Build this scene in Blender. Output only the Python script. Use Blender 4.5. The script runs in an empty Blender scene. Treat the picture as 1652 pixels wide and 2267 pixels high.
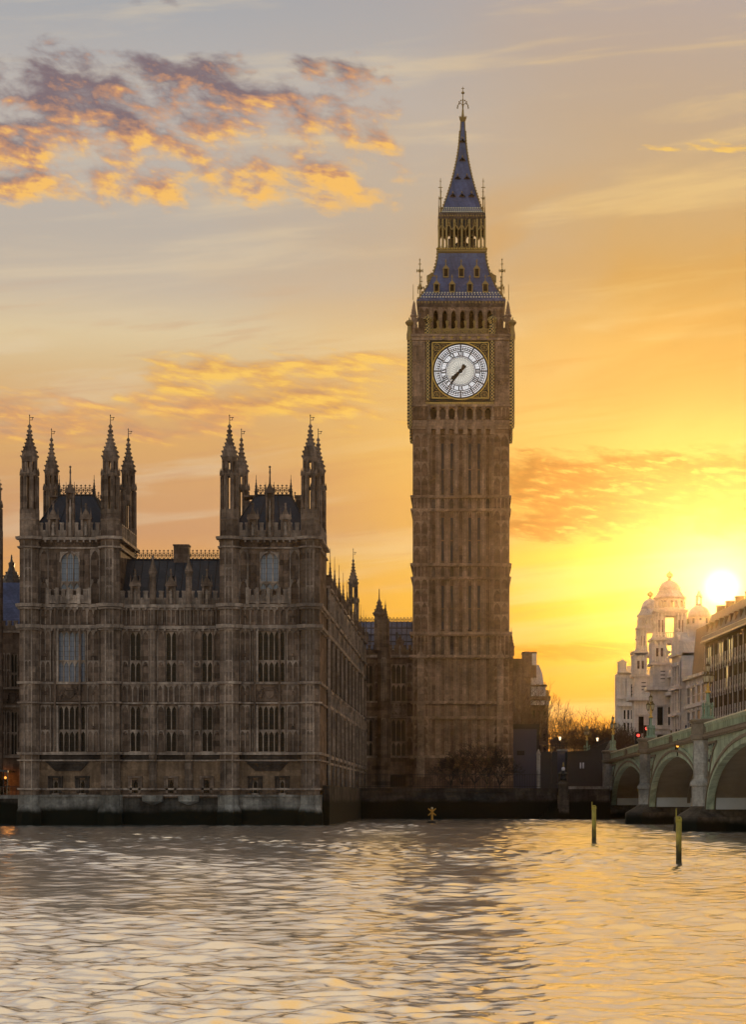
import bpy, math, random
from math import sin, cos, pi, radians, sqrt, atan2
from mathutils import Vector
random.seed(7)
S = bpy.context.scene
COL = S.collection
FD, CX, HY, EYE = 5460.0, 1033.5, 1768.0, 2.6      # focal length and principal point of the view, eye height over the water
PI = pi

def lin(r, g, b):
    f = lambda c: c/12.92 if c <= .04045 else ((c+.055)/1.055)**2.4
    return (f(r/255), f(g/255), f(b/255), 1)

# ------------------------------------------------------------------ camera
cam = bpy.data.cameras.new('camera'); camo = bpy.data.objects.new('camera', cam); COL.objects.link(camo)
cam.sensor_fit = 'VERTICAL'; cam.sensor_height = 24; cam.lens = 24*FD/2267
cam.shift_x = -(CX-826)/2267; cam.shift_y = (HY-1133.5)/2267
cam.clip_start = .5; cam.clip_end = 20000
camo.location = (0, 0, EYE); camo.rotation_euler = (PI/2, 0, 0)
S.camera = camo
S.view_settings.view_transform = 'Standard'; S.view_settings.look = 'None'
EXPO = 1.4
S.view_settings.exposure = EXPO; S.view_settings.gamma = 1; S.view_settings.use_curve_mapping = False
S.cycles.max_bounces = 6; S.cycles.volume_bounces = 0; S.cycles.sample_clamp_indirect = 4

# ------------------------------------------------------------------ node helpers
class NT:
    def __init__(s, tree): s.t = tree; s.n = tree.nodes; s.l = tree.links
    def put(s, sock, v):
        if v is None: return
        if isinstance(v, bpy.types.NodeSocket): s.l.new(v, sock)
        else: sock.default_value = v
    def node(s, typ, **kw):
        n = s.n.new(typ)
        for k, v in kw.items(): setattr(n, k, v)
        return n
    def m(s, op, a, b=None, c=None, clamp=False):
        n = s.node('ShaderNodeMath', operation=op, use_clamp=clamp)
        for i, v in enumerate((a, b, c)): s.put(n.inputs[i], v)
        return n.outputs[0]
    def mr(s, v, a, b, c=0., d=1., kind='SMOOTHSTEP'):
        n = s.node('ShaderNodeMapRange', interpolation_type=kind, clamp=True)
        for i, x in enumerate((v, a, b, c, d)): s.put(n.inputs[i], x)
        return n.outputs[0]
    def xyz(s, x, y, z):
        n = s.node('ShaderNodeCombineXYZ')
        for i, v in enumerate((x, y, z)): s.put(n.inputs[i], v)
        return n.outputs[0]
    def sep(s, v):
        n = s.node('ShaderNodeSeparateXYZ'); s.put(n.inputs[0], v); return n.outputs
    def noise(s, v, scale=1., detail=4., rough=.5, dist=0.):
        n = s.node('ShaderNodeTexNoise'); s.put(n.inputs['Vector'], v)
        n.inputs['Scale'].default_value = scale; n.inputs['Detail'].default_value = detail
        n.inputs['Roughness'].default_value = rough; n.inputs['Distortion'].default_value = dist
        return n.outputs['Fac']
    def mix(s, f, a, b, blend='MIX'):
        n = s.node('ShaderNodeMix', data_type='RGBA', blend_type=blend)
        s.put(n.inputs[0], f); s.put(n.inputs[6], a); s.put(n.inputs[7], b)
        return n.outputs[2]
    def ramp(s, f, stops):
        n = s.node('ShaderNodeValToRGB'); e = n.color_ramp.elements
        while len(e) < len(stops): e.new(.5)
        for i, (p, c) in enumerate(stops): e[i].position = p; e[i].color = c
        s.put(n.inputs[0], f); return n.outputs[0]

# ------------------------------------------------------------------ sky
SUN_AZ = atan2(1598-CX, FD); SUN_EL = atan2(HY-1303, FD)
def make_world():
    w = bpy.data.worlds.new('World'); S.world = w; w.use_nodes = True
    N = NT(w.node_tree); N.n.clear()
    out = N.node('ShaderNodeOutputWorld'); bg = N.node('ShaderNodeBackground')
    bg.inputs[1].default_value = .15; N.l.new(bg.outputs[0], out.inputs[0])
    tc = N.node('ShaderNodeTexCoord').outputs['Generated']
    x, y, z = N.sep(tc)
    sky = N.node('ShaderNodeTexSky', sky_type='NISHITA', sun_disc=False)
    sky.sun_elevation = SUN_EL; sky.sun_rotation = SUN_AZ
    sky.air_density = 1.2; sky.dust_density = 2.0; sky.ozone_density = 2.0
    # compass bearing and height over the horizon, in steps of 1/5460 rad
    hor = N.m('SQRT', N.m('ADD', N.m('MULTIPLY', x, x), N.m('MULTIPLY', y, y)))
    a = N.m('MULTIPLY_ADD', N.m('ARCTAN2', x, y), FD, CX)
    e = N.m('SUBTRACT', HY, N.m('MULTIPLY', N.m('DIVIDE', z, N.m('MAXIMUM', hor, .02)), FD))
    p = N.m('DIVIDE', N.m('ADD', e, 1500), 3268)
    P = lambda ee: (ee+1500)/3268
    cold = N.ramp(p, [(P(t), lin(*c)) for t, c in [(-1500, (226, 205, 176)), (-420, (206, 192, 174)), (-120, (152, 158, 168)), (0, (166, 168, 172)), (250, (188, 180, 173)), (520, (188, 178, 166)), (650, (199, 184, 164)), (745, (220, 199, 160)), (800, (217, 190, 146)), (880, (214, 174, 122)), (990, (216, 168, 108)), (1090, (208, 160, 112)), (1180, (203, 154, 112)), (1290, (226, 164, 92)), (1400, (230, 160, 70)), (1768, (235, 150, 50))]])
    warm = N.ramp(p, [(P(t), lin(*c)) for t, c in [(-1500, (240, 196, 128)), (-420, (226, 186, 134)), (-120, (184, 166, 156)), (0, (184, 168, 158)), (250, (192, 168, 142)), (450, (204, 170, 124)), (600, (210, 164, 100)), (750, (233, 180, 98)), (900, (242, 194, 108)), (1000, (243, 193, 100)), (1100, (238, 180, 84)), (1190, (242, 184, 66)), (1240, (255, 208, 56)), (1350, (255, 196, 30)), (1450, (252, 170, 24)), (1560, (249, 150, 26)), (1768, (244, 128, 28))]])
    wob = N.noise(N.xyz(N.m('DIVIDE', a, 700), N.m('DIVIDE', e, 260), 1.), 1., 3)
    f = N.mr(N.m('ADD', a, N.m('MULTIPLY', N.m('SUBTRACT', wob, .5), 900)), 350, 1500)
    c = N.mix(f, cold, warm)
    def box(a0, a1, sa, e0, e1, se):
        k = N.m('MULTIPLY', N.mr(a, a0-sa, a0+sa), N.mr(a, a1-sa, a1+sa, 1., 0.))
        return N.m('MULTIPLY', k, N.m('MULTIPLY', N.mr(e, e0-se, e0+se), N.mr(e, e1-se, e1+se, 1., 0.)))
    # thin high streaks
    st = N.noise(N.xyz(N.m('DIVIDE', N.m('ADD', a, N.m('MULTIPLY', e, 1.1)), 620), N.m('DIVIDE', N.m('SUBTRACT', e, N.m('MULTIPLY', a, -.08)), 85), 3.), 1., 5, .55, .6)
    c = N.mix(N.m('MULTIPLY', N.mr(st, .48, .72), .45), c, N.mix(f, lin(226, 206, 172), lin(250, 212, 140)))
    st2 = N.noise(N.xyz(N.m('DIVIDE', a, 480), N.m('DIVIDE', N.m('ADD', e, N.m('MULTIPLY', a, .12)), 42), 9.), 1., 5, .6, .4)
    c = N.mix(N.m('MULTIPLY', N.m('MULTIPLY', N.mr(st2, .5, .7), N.mr(e, 560, 820)), .4), c, N.mix(f, lin(196, 146, 112), lin(226, 158, 70)))
    # the tall veil of cloud over the sun side
    veil = N.noise(N.xyz(N.m('DIVIDE', a, 900), N.m('DIVIDE', N.m('ADD', e, N.m('MULTIPLY', a, .35)), 260), 5.), 1., 4, .5, .5)
    c = N.mix(N.m('MULTIPLY', N.m('MULTIPLY', N.mr(veil, .46, .62), box(1000, 3000, 150, 430, 950, 90)), .5), c, lin(214, 160, 84))
    # broken cumulus, lit from below on the sun side
    def clouds(sa, se, seed, mask, lo, hi, dark, mid, lit, amt=1., shift=.16, edge=None, t0=None, detail=7):
        ca = N.m('DIVIDE', N.m('SUBTRACT', a, N.m('MULTIPLY', e, .10)), sa); ce = N.m('DIVIDE', N.m('SUBTRACT', e, N.m('MULTIPLY', a, .12)), se)
        n1 = N.noise(N.xyz(ca, ce, seed), 1., detail, .57, .15)
        n2 = N.noise(N.xyz(N.m('ADD', ca, shift*.9), N.m('ADD', ce, shift*1.6), seed), 1., detail, .57, .15)
        den = N.mr(N.m('ADD', n1, N.m('MULTIPLY', N.m('SUBTRACT', mask, 1), .32)), lo, hi)
        sh = N.m('ADD', N.m('MULTIPLY', N.m('SUBTRACT', n1, n2), 3.0), t0 if t0 is not None else .5)
        cc = N.ramp(sh, [(0.12, dark), (.48, mid), (.8, lit)])
        return N.m('MULTIPLY', N.m('MULTIPLY', den, N.mr(mask, 0., .25)), amt), cc
    # sun: disc, corona, wide glow
    da = N.m('SUBTRACT', a, 1598); de = N.m('SUBTRACT', e, 1303)
    r = N.m('SQRT', N.m('ADD', N.m('MULTIPLY', da, da), N.m('MULTIPLY', de, de)))
    gl = lambda k: N.m('EXPONENT', N.m('DIVIDE', r, -k))
    c = N.mix(N.m('MULTIPLY', gl(280), .62), c, lin(255, 226, 96))
    c = N.mix(N.m('MULTIPLY', gl(60), .75), c, (1.6, 1.45, .95, 1), 'MIX')
    # cluster high on the cold side: lilac above, gold below
    m1 = N.m('MULTIPLY', N.mr(N.m('ADD', a, N.m('MULTIPLY', e, -.3)), 200, 930, 1.10, .78), box(-2200, 915, 50, 120, 478, 50))
    m1 = N.m('MAXIMUM', m1, N.m('MULTIPLY', box(280, 430, 60, 0, 34, 20), .9))
    t1 = N.m('ADD', N.mr(e, 130, 440, -.05, .74, 'LINEAR'), N.mr(a, 0, 900, -.12, .16, 'LINEAR'))
    d1, c1 = clouds(112, 64, 7.7, m1, .36, .62, lin(120, 103, 112), lin(200, 144, 108), lin(250, 192, 98), .92, .13, t0=t1)
    c = N.mix(d1, c, c1)
    m2 = box(300, 950, 160, 780, 945, 45)
    d2, c2 = clouds(120, 34, 6.1, m2, .32, .60, lin(194, 144, 104), lin(230, 174, 92), lin(252, 202, 94), .85, t0=.5)
    c = N.mix(d2, c, c2)
    m3 = box(1090, 3000, 130, 1010, 1185, 40)
    d3, c3 = clouds(85, 24, 11.4, m3, .17, .46, lin(172, 114, 50), lin(196, 134, 60), lin(240, 188, 92), .95, t0=.34)
    c = N.mix(d3, c, c3)
    m4 = box(1380, 1800, 60, 315, 350, 16)
    m5 = box(-900, 600, 90, 880, 985, 40)
    d5, c5 = clouds(130, 40, 14.2, m5, .31, .58, lin(186, 140, 116), lin(222, 162, 106), lin(250, 194, 100), .75, t0=.45)
    c = N.mix(d5, c, c5)
    m6 = box(1090, 1420, 90, 1425, 1462, 14)
    d6, c6 = clouds(170, 22, 3.3, m6, .25, .5, lin(226, 134, 22), lin(236, 146, 26), lin(250, 170, 34), .8, t0=.4)
    c = N.mix(d6, c, c6)
    d4, c4 = clouds(90, 24, 4.4, m4, .42, .56, lin(236, 186, 104), lin(248, 196, 96), lin(252, 204, 100), .8, t0=.6)
    c = N.mix(d4, c, c4)
    c = N.mix(N.mr(r, 52, 4), c, (1.7, 1.55, 1.2, 1))
    kk = 1/(.15*2**EXPO); ten = N.mix(1., c, (kk, kk, kk, 1), 'MULTIPLY')   # Background strength and exposure cancel out here
    west = N.mr(y, -.15, .75)
    N.l.new(N.mix(west, N.mix(1., sky.outputs[0], (EAST*1.32, EAST*.95, EAST*.82, 1), 'MULTIPLY'), ten), bg.inputs[0])
EAST = 1.0
make_world()
sun = bpy.data.lights.new('sun', 'SUN'); suno = bpy.data.objects.new('sun', sun); COL.objects.link(suno)
sun.energy = .5; sun.angle = radians(.5); sun.color = (1, .62, .28)
LE = SUN_EL-radians(.4)     # lamp set lower than the drawn sun so roofs block its water glint
suno.rotation_euler = Vector((-sin(SUN_AZ)*cos(LE), -cos(SUN_AZ)*cos(LE), -sin(LE))).to_track_quat('-Z', 'Y').to_euler()

# ------------------------------------------------------------------ materials
M = {}
def mat(name, rough=.8, base=(.5, .5, .5, 1), metal=0., spec=.3):
    m = bpy.data.materials.new(name); m.use_nodes = True; M[name] = m
    N = NT(m.node_tree); b = N.n['Principled BSDF']
    b.inputs['Roughness'].default_value = rough; b.inputs['Base Color'].default_value = base
    b.inputs['Metallic'].default_value = metal; b.inputs['Specular IOR Level'].default_value = spec
    return N, b
def bump(N, b, h, strength, dist=.05):
    n = N.node('ShaderNodeBump'); n.inputs['Strength'].default_value = strength; n.inputs['Distance'].default_value = dist
    N.put(n.inputs['Height'], h); N.l.new(n.outputs[0], b.inputs['Normal'])
def stone(name, c1, c2, bw=1.0, bh=.42, grime=.55, mortar=.7, rough=.85, streak=.6, algae=None, grain=1.):
    N, b = mat(name, rough, spec=.08)
    pos = N.node('ShaderNodeTexCoord').outputs['Object']; geo = N.node('ShaderNodeNewGeometry').outputs['Position']
    x, y, z = N.sep(pos)
    u = N.m('ADD', x, y)
    br = N.node('ShaderNodeTexBrick'); N.put(br.inputs['Vector'], N.xyz(u, z, 0.))
    br.inputs['Scale'].default_value = 1; br.inputs['Brick Width'].default_value = bw; br.inputs['Row Height'].default_value = bh
    br.inputs['Mortar Size'].default_value = .012; br.inputs['Color1'].default_value = c1; br.inputs['Color2'].default_value = c2
    br.inputs['Mortar'].default_value = tuple(v*mortar for v in c1[:3])+(1,)
    g = N.noise(pos, .35, 5, .6); s = N.noise(N.xyz(N.m('MULTIPLY', u, 1.6), N.m('MULTIPLY', z, .12), 0.), 1., 4, .6)
    k = N.m('MULTIPLY', N.mr(g, .3, .7, 1-grime, 1.12), N.mr(s, .35, .65, 1-streak*.6, 1.08))
    c = N.mix(1., br.outputs['Color'], N.xyz(k, k, k), 'MULTIPLY')
    fine = N.noise(pos, 3.5, 5, .6)
    c = N.mix(.35, c, N.mix(fine, (.6, .6, .6, 1), (1.35, 1.3, 1.25, 1)), 'MULTIPLY') if False else N.mix(1., c, N.ramp(fine, [(.3, (1-.28*grain, 1-.28*grain, 1-.26*grain, 1)), (.7, (1+.25*grain, 1+.22*grain, 1+.18*grain, 1))]), 'MULTIPLY')
    if algae is not None:
        wz = N.m('ADD', N.sep(geo)[2], N.m('MULTIPLY', N.m('SUBTRACT', N.noise(N.xyz(N.m('MULTIPLY', u, .5), N.m('MULTIPLY', z, .3), 3.), 1., 5, .6), .5), .9))
        c = N.mix(N.mr(wz, algae-.35, algae+.25, 1., 0.), c, (.010, .011, .007, 1))
    N.l.new(c, b.inputs['Base Color']); bump(N, b, fine, .5, .03)
    return M[name]
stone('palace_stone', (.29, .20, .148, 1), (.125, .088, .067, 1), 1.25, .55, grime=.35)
stone('palace_base', (.32, .215, .14, 1), (.22, .145, .095, 1), 1.5, .6, grime=.4)
stone('dark_brown_stone', (.085, .066, .054, 1), (.06, .046, .038, 1), 1.2, .5)  # darker brown than the wall, for dado, corbels and door hoods
stone('shaded_wing_stone', (.11, .078, .06, 1), (.07, .05, .04, 1), 1.2, .5)  # darkened: shade between the buttresses put into the stone colour
stone('palace_trim', (.50, .39, .315, 1), (.34, .26, .21, 1), .9, .5, grime=.45)  # lighter than the wall stone, edge highlights on ribs put into colour
stone('tower_stone', (.33, .195, .122, 1), (.19, .113, .073, 1), 1.2, .6, grime=.32, streak=.45)
stone('tower_trim', (.56, .36, .24, 1), (.38, .245, .16, 1), 1.0, .5, grime=.4)  # lighter than the shaft stone, rib highlights put into the colour
stone('plinth_stone', (.36, .33, .29, 1), (.26, .235, .205, 1), 1.6, .5, grime=.6, algae=1.7)
stone('footing_stone', (.36, .33, .29, 1), (.27, .245, .21, 1), 1.6, .5, grime=.6, algae=1.5)
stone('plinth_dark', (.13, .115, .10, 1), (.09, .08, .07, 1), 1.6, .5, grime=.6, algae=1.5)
stone('palace_mid', (.34, .245, .185, 1), (.17, .122, .094, 1), 1.1, .55, grime=.4)
stone('quay_stone', (.10, .083, .068, 1), (.055, .047, .040, 1), 1.8, .6, grime=.6, algae=2.4)
stone('pier_stone', (.44, .41, .36, 1), (.36, .33, .29, 1), 2.2, .9, grime=.4, algae=-9)
stone('pier_foot', (.16, .13, .10, 1), (.11, .09, .07, 1), 1.6, .6, grime=.5, algae=.9)
stone('portland', (.74, .66, .60, 1), (.64, .57, .52, 1), 2.4, .8, grime=.10, streak=.2, grain=.3)
stone('brown_brick', (.23, .16, .125, 1), (.17, .12, .09, 1), .7, .3, grime=.5)
stone('dark_cladding', (.17, .12, .075, 1), (.12, .085, .055, 1), 2.4, 1.2, grime=.3)
def slate(name, c1, c2, bw=.7, bh=.5, rough=.45, spec=.5):
    stone(name, c1, c2, bw, bh, grime=.3, mortar=.45, rough=rough, streak=.3)
    M[name].node_tree.nodes['Principled BSDF'].inputs['Specular IOR Level'].default_value = spec
slate('slate', (.045, .045, .052, 1), (.03, .031, .037, 1), 1.4, .9)
slate('blue_roof', (.115, .14, .275, 1), (.085, .105, .215, 1), 1.1, 1.0, .42)
slate('pale_roof', (.20, .22, .32, 1), (.16, .18, .27, 1), 1.6, 1.1, .4)
slate('brown_roof', (.12, .085, .06, 1), (.09, .065, .05, 1), .6, .4)
slate('lead_white', (.66, .63, .66, 1), (.58, .56, .60, 1), 1.8, 3., .5)
mat('black_iron', .5, (.012, .011, .010, 1))
mat('dark_iron', .6, (.035, .03, .028, 1))
mat('gold', .4, (.62, .40, .11, 1), .7)
mat('dull_gold', .5, (.38, .25, .09, 1), .5)
mat('dark_gold', .4, (.16, .10, .035, 1), .6); mat('green_trim', .6, (.03, .07, .05, 1))
mat('red_trim', .6, (.20, .03, .02, 1))
mat('glass', .15, (.010, .010, .012, 1), 0., .2)
mat('sky_tint_glass', .12, (.20, .26, .37, 1), 0., .5)  # pale blue sky reflection and blinds behind put into the pane colour
mat('slit_glass', .3, (.022, .022, .040, 1), 0., .2)
mat('void', .9, (.006, .006, .007, 1))
mat('screen_panel', .6, (.075, .072, .095, 1)); mat('white_paint', .6, (.75, .74, .72, 1))
mat('cloth_dark', .9, (.03, .026, .026, 1)); mat('cloth_blue', .9, (.05, .06, .11, 1)); mat('cloth_red', .9, (.16, .05, .04, 1)); mat('skin', .7, (.42, .26, .19, 1)); mat('hair', .8, (.02, .014, .01, 1))
def noisy(name, c1, c2, scale, rough=.6, spec=.4, metal=0.):
    N, b = mat(name, rough, spec=spec, metal=metal); pos = N.node('ShaderNodeTexCoord').outputs['Object']
    N.l.new(N.ramp(N.noise(pos, scale, 6, .65), [(.38, c1), (.62, c2)]), b.inputs['Base Color'])
    bump(N, b, N.noise(pos, scale*4, 4), .3, .02); return N, b
stone('bridge_green', (.47, .53, .375, 1), (.42, .48, .335, 1), 2.6, 7., grime=.22, mortar=.55, streak=.55, rough=.5, grain=.4)
noisy('bridge_trim', (.16, .115, .07, 1), (.24, .18, .12, 1), 1.2, .55)
noisy('bridge_soffit', (.22, .165, .105, 1), (.28, .215, .14, 1), .5, .8)
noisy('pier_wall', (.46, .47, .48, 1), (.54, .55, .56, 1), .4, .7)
noisy('cream_glint_paint', (.78, .70, .48, 1), (.86, .78, .56, 1), 2., .3, .6)  # bright cream; on the bridge rail it carries the painted sun glint
noisy('lamp_green', (.22, .29, .19, 1), (.28, .36, .24, 1), 4., .4)
noisy('post_yellow', (.50, .38, .045, 1), (.36, .27, .04, 1), 2.5, .6)
def stained_post():
    N, b = noisy('stained_yellow', (.52, .40, .05, 1), (.36, .27, .05, 1), 2.5, .6)
    src = b.inputs['Base Color'].links[0].from_socket; x, y, z = N.sep(N.node('ShaderNodeNewGeometry').outputs['Position'])
    w = N.m('ADD', z, N.m('MULTIPLY', N.m('SUBTRACT', N.noise(N.xyz(N.m('MULTIPLY', x, 5), N.m('MULTIPLY', y, 5), N.m('MULTIPLY', z, 1.1)), 1., 5, .65), .5), 2.2))
    N.l.new(N.mix(N.mr(w, .35, 1.15, .93, 0.), src, (.045, .035, .014, 1)), b.inputs['Base Color'])
stained_post()
noisy('post_weed', (.05, .042, .018, 1), (.10, .08, .03, 1), 3., .8)
noisy('beacon_orange', (.62, .30, .03, 1), (.50, .24, .03, 1), 3., .5)
noisy('bark', (.08, .046, .03, 1), (.11, .066, .044, 1), 3., .9)
noisy('dark_bark', (.024, .019, .015, 1), (.035, .027, .022, 1), 3., .9)
noisy('earth', (.05, .045, .035, 1), (.07, .06, .05, 1), .2, .95)
noisy('asphalt', (.045, .045, .045, 1), (.06, .06, .058, 1), .5, .9)
noisy('hedge_leaf', (.05, .045, .02, 1), (.09, .07, .03, 1), 2., .9)
def emit(name, col, strength, base=(.5, .5, .5, 1)):
    N, b = mat(name, .4, base); b.inputs['Emission Color'].default_value = col; b.inputs['Emission Strength'].default_value = strength
emit('dial_glass', (.93, .95, 1, 1), .22, (.6, .6, .6, 1)); emit('dial_core', (1, .97, .88, 1), .19, (.55, .53, .48, 1))
emit('lit_window', (1, .72, .25, 1), .5); emit('red_lamp', (1, .03, .01, 1), .9); emit('amber_lamp', (1, .36, .03, 1), .8)
emit('lamp_globe', (1, .68, .34, 1), 1.); emit('white_lamp', (.9, .95, 1, 1), .4); emit('orange_glow', (1, .32, .04, 1), .35)
mat('lantern_glass', .15, (.55, .46, .28, 1), 0., .6)
def checker():
    N, b = mat('gold_checker', .4); x, y, z = N.sep(N.node('ShaderNodeTexCoord').outputs['Object'])
    c = N.node('ShaderNodeTexChecker'); c.inputs['Scale'].default_value = 4.4
    N.put(c.inputs['Vector'], N.xyz(N.m('ADD', N.m('ADD', x, y), .113), z, .03)); c.inputs['Color1'].default_value = (.62, .42, .14, 1); c.inputs['Color2'].default_value = (.012, .011, .01, 1)
    N.l.new(c.outputs[0], b.inputs['Base Color'])
checker()
def water_mat():
    N, b = mat('river_water', .13, (1, .95, .87, 1), .90, .5)
    pos = N.node('ShaderNodeNewGeometry').outputs['Position']; x, y, z = N.sep(pos)
    n2 = N.noise(N.xyz(N.m('MULTIPLY', x, 2.2), N.m('MULTIPLY', y, 3.), 4.), 1., 4, .6, .6)
    bump(N, b, n2, 1., .018)
water_mat()

# ------------------------------------------------------------------ mesh builder
def front(Y0): return lambda s, d, z: (s, Y0-d, z)             # facade square to the river, d = out towards the river
def sideX(X0): return lambda s, d, z: (X0+d, s, z)             # facade along the depth, d = out towards +X
def sideXn(X0): return lambda s, d, z: (X0-d, s, z)
WORLD = lambda s, d, z: (s, d, z)
class MB:
    def __init__(s, F=WORLD): s.F = F; s.v = []; s.f = []; s.alt = None
    def add(s, pts, faces):
        o = len(s.v); s.v += [s.F(*p) for p in pts]; s.f += [tuple(i+o for i in f) for f in faces]; return s
    def box(s, a0, a1, d0, d1, z0, z1):
        return s.add([(a0, d0, z0), (a1, d0, z0), (a1, d1, z0), (a0, d1, z0), (a0, d0, z1), (a1, d0, z1), (a1, d1, z1), (a0, d1, z1)],
                     [(3, 2, 1, 0), (4, 5, 6, 7), (0, 1, 5, 4), (1, 2, 6, 5), (2, 3, 7, 6), (3, 0, 4, 7)])
    def quadsolid(s, lo, hi):        # lo, hi: lists of 4 points
        return s.add(list(lo)+list(hi), [(3, 2, 1, 0), (4, 5, 6, 7), (0, 1, 5, 4), (1, 2, 6, 5), (2, 3, 7, 6), (3, 0, 4, 7)])
    def prism(s, pts, d0, d1):       # polygon in (s, z), extruded in d
        n = len(pts)
        return s.add([(a, d0, z) for a, z in pts]+[(a, d1, z) for a, z in pts],
                     [tuple(range(n)), tuple(range(2*n-1, n-1, -1))]+[(i, (i+1) % n, n+(i+1) % n, n+i) for i in range(n)])
    def prism_s(s, pts, a0, a1):     # polygon in (d, z), extruded in s
        n = len(pts)
        return s.add([(a0, d, z) for d, z in pts]+[(a1, d, z) for d, z in pts],
                     [tuple(range(n)), tuple(range(2*n-1, n-1, -1))]+[(i, (i+1) % n, n+(i+1) % n, n+i) for i in range(n)])
    def lathe(s, a, d, prof, n=8, rot=None, arc=None):
        rot = PI/n if rot is None else rot; pts = []; fs = []
        for r, z in prof: pts += [(a+r*cos(rot+2*PI*i/n), d+r*sin(rot+2*PI*i/n), z) for i in range(n)]
        for k in range(len(prof)-1):
            for i in range(n): fs.append((k*n+i, k*n+(i+1) % n, (k+1)*n+(i+1) % n, (k+1)*n+i))
        fs += [tuple(range(n-1, -1, -1)), tuple(range((len(prof)-1)*n, len(prof)*n))]
        return s.add(pts, fs)
    def ball(s, a, d, z, r, n=8, k=5, sz=1.):
        return s.lathe(a, d, [(max(r*sin(PI*i/k), r*.02), z-r*sz*cos(PI*i/k)) for i in range(k+1)], n)
    def tube(s, p, q, r0, r1=None, n=5):
        r1 = r0 if r1 is None else r1; p = Vector(p); q = Vector(q); ax = (q-p)
        if ax.length < 1e-6: return s
        ax.normalize(); u = ax.cross(Vector((0, 0, 1)) if abs(ax.z) < .9 else Vector((1, 0, 0))).normalized(); w = ax.cross(u)
        pts = [tuple(c+u*(r*cos(2*PI*i/n))+w*(r*sin(2*PI*i/n))) for c, r in ((p, r0), (q, r1)) for i in range(n)]
        return s.add(pts, [(i, (i+1) % n, n+(i+1) % n, n+i) for i in range(n)]+[tuple(range(n-1, -1, -1)), tuple(range(n, 2*n))])
    def bar(s, p, q, w, d0, d1):     # flat bar between two (s, z) points, width w
        px, pz = p; qx, qz = q; L = sqrt((qx-px)**2+(qz-pz)**2) or 1; nx, nz = -(qz-pz)/L*w/2, (qx-px)/L*w/2
        return s.prism([(px+nx, pz+nz), (qx+nx, qz+nz), (qx-nx, qz-nz), (px-nx, pz-nz)], d0, d1)
    def holes(s, a0, a1, z0, z1, hs, d=0., depth=.5):
        A = sorted({a0, a1, *[min(max(v, a0), a1) for h in hs for v in h[:2]]}); Z = sorted({z0, z1, *[min(max(v, z0), z1) for h in hs for v in h[2:4]]})
        full = [[not any(h[0] < (A[i]+A[i+1])/2 < h[1] and h[2] < (Z[j]+Z[j+1])/2 < h[3] for h in hs) for j in range(len(Z)-1)] for i in range(len(A)-1)]
        g = lambda i, j: 0 <= i < len(A)-1 and 0 <= j < len(Z)-1 and full[i][j]
        for i in range(len(A)-1):
            for j in range(len(Z)-1):
                if not full[i][j]: continue
                l, r, b, t = A[i], A[i+1], Z[j], Z[j+1]
                s.add([(l, d, b), (r, d, b), (r, d, t), (l, d, t)], [(0, 1, 2, 3)])
                if not g(i-1, j): s.add([(l, d, b), (l, d, t), (l, d-depth, t), (l, d-depth, b)], [(0, 1, 2, 3)])
                if not g(i+1, j): s.add([(r, d, b), (r, d-depth, b), (r, d-depth, t), (r, d, t)], [(0, 1, 2, 3)])
                if not g(i, j-1): s.add([(l, d, b), (l, d-depth, b), (r, d-depth, b), (r, d, b)], [(0, 1, 2, 3)])
                if not g(i, j+1): s.add([(l, d, t), (r, d, t), (r, d-depth, t), (l, d-depth, t)], [(0, 1, 2, 3)])
        return s
def root_of(o):
    while o.parent: o = o.parent
    return o
def mesh_obj(name, mb, m, parent=None, smooth=False):
    off = root_of(parent).location if parent else Vector((0, 0, 0))
    me = bpy.data.meshes.new(name); me.from_pydata([(x-off.x, y-off.y, z-off.z) for x, y, z in mb.v], [], mb.f)
    me.materials.append(M[m]); me.validate()
    if smooth: me.polygons.foreach_set('use_smooth', [True]*len(me.polygons))
    o = bpy.data.objects.new(name, me); COL.objects.link(o); o.parent = parent
    if mb.alt is not None and mb.alt.v: mesh_obj('tracery', mb.alt, 'tower_trim' if m.startswith('tower') else 'palace_trim', o)  # ribs drawn lighter than their wall, highlights put into the colour
    return o
part = mesh_obj
def tag(o, label=None, cat=None, group=None, kind=None):
    for k, v in (('label', label), ('category', cat), ('group', group), ('kind', kind)):
        if v: o[k] = v
    return o
def thing(name, label, cat, loc=(0, 0, 0), group=None):
    o = bpy.data.objects.new(name, None); COL.objects.link(o); o.location = loc; o.empty_display_size = .5
    return tag(o, label, cat, group)
def dup(root, loc, label, rz=None):
    def cp(o, par):
        c = o.copy(); COL.objects.link(c); c.parent = par
        for ch in [k for k in o.children]: cp(ch, c)
        return c
    r = cp(root, None); r.location = loc; r['label'] = label
    if rz is not None: r.rotation_euler.z = rz
    return r
def px(x, Y): return (x-CX)*Y/FD
def pz(y, Y): return EYE+(HY-y)*Y/FD

# ------------------------------------------------------------------ gothic kit
def blind(mb, s0, s1, z0, z1, n, d=0., w=.07, dep=.10, mids=()):
    """blind tracery: upright ribs, a pointed head in each panel, transoms"""
    if mb.alt is None: mb.alt = MB(mb.F)
    mb = mb.alt; st = (s1-s0)/n
    for i in range(n+1): mb.box(s0+i*st-w/2, s0+i*st+w/2, d-.02, d+dep, z0, z1)
    for zt in (z1,)+tuple(mids):
        for i in range(n):
            a = s0+i*st+w/2; b = s0+(i+1)*st-w/2; h = min((b-a)*.9, .8)
            mb.prism([(a, zt), (a, zt-h), (a+(b-a)*.18, zt-h*.45), ((a+b)/2, zt)], d-.02, d+dep*.8)
            mb.prism([(b, zt), ((a+b)/2, zt), (b-(b-a)*.18, zt-h*.45), (b, zt-h)], d-.02, d+dep*.8)
        mb.box(s0, s1, d-.02, d+dep*.9, zt, zt+w)
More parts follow.
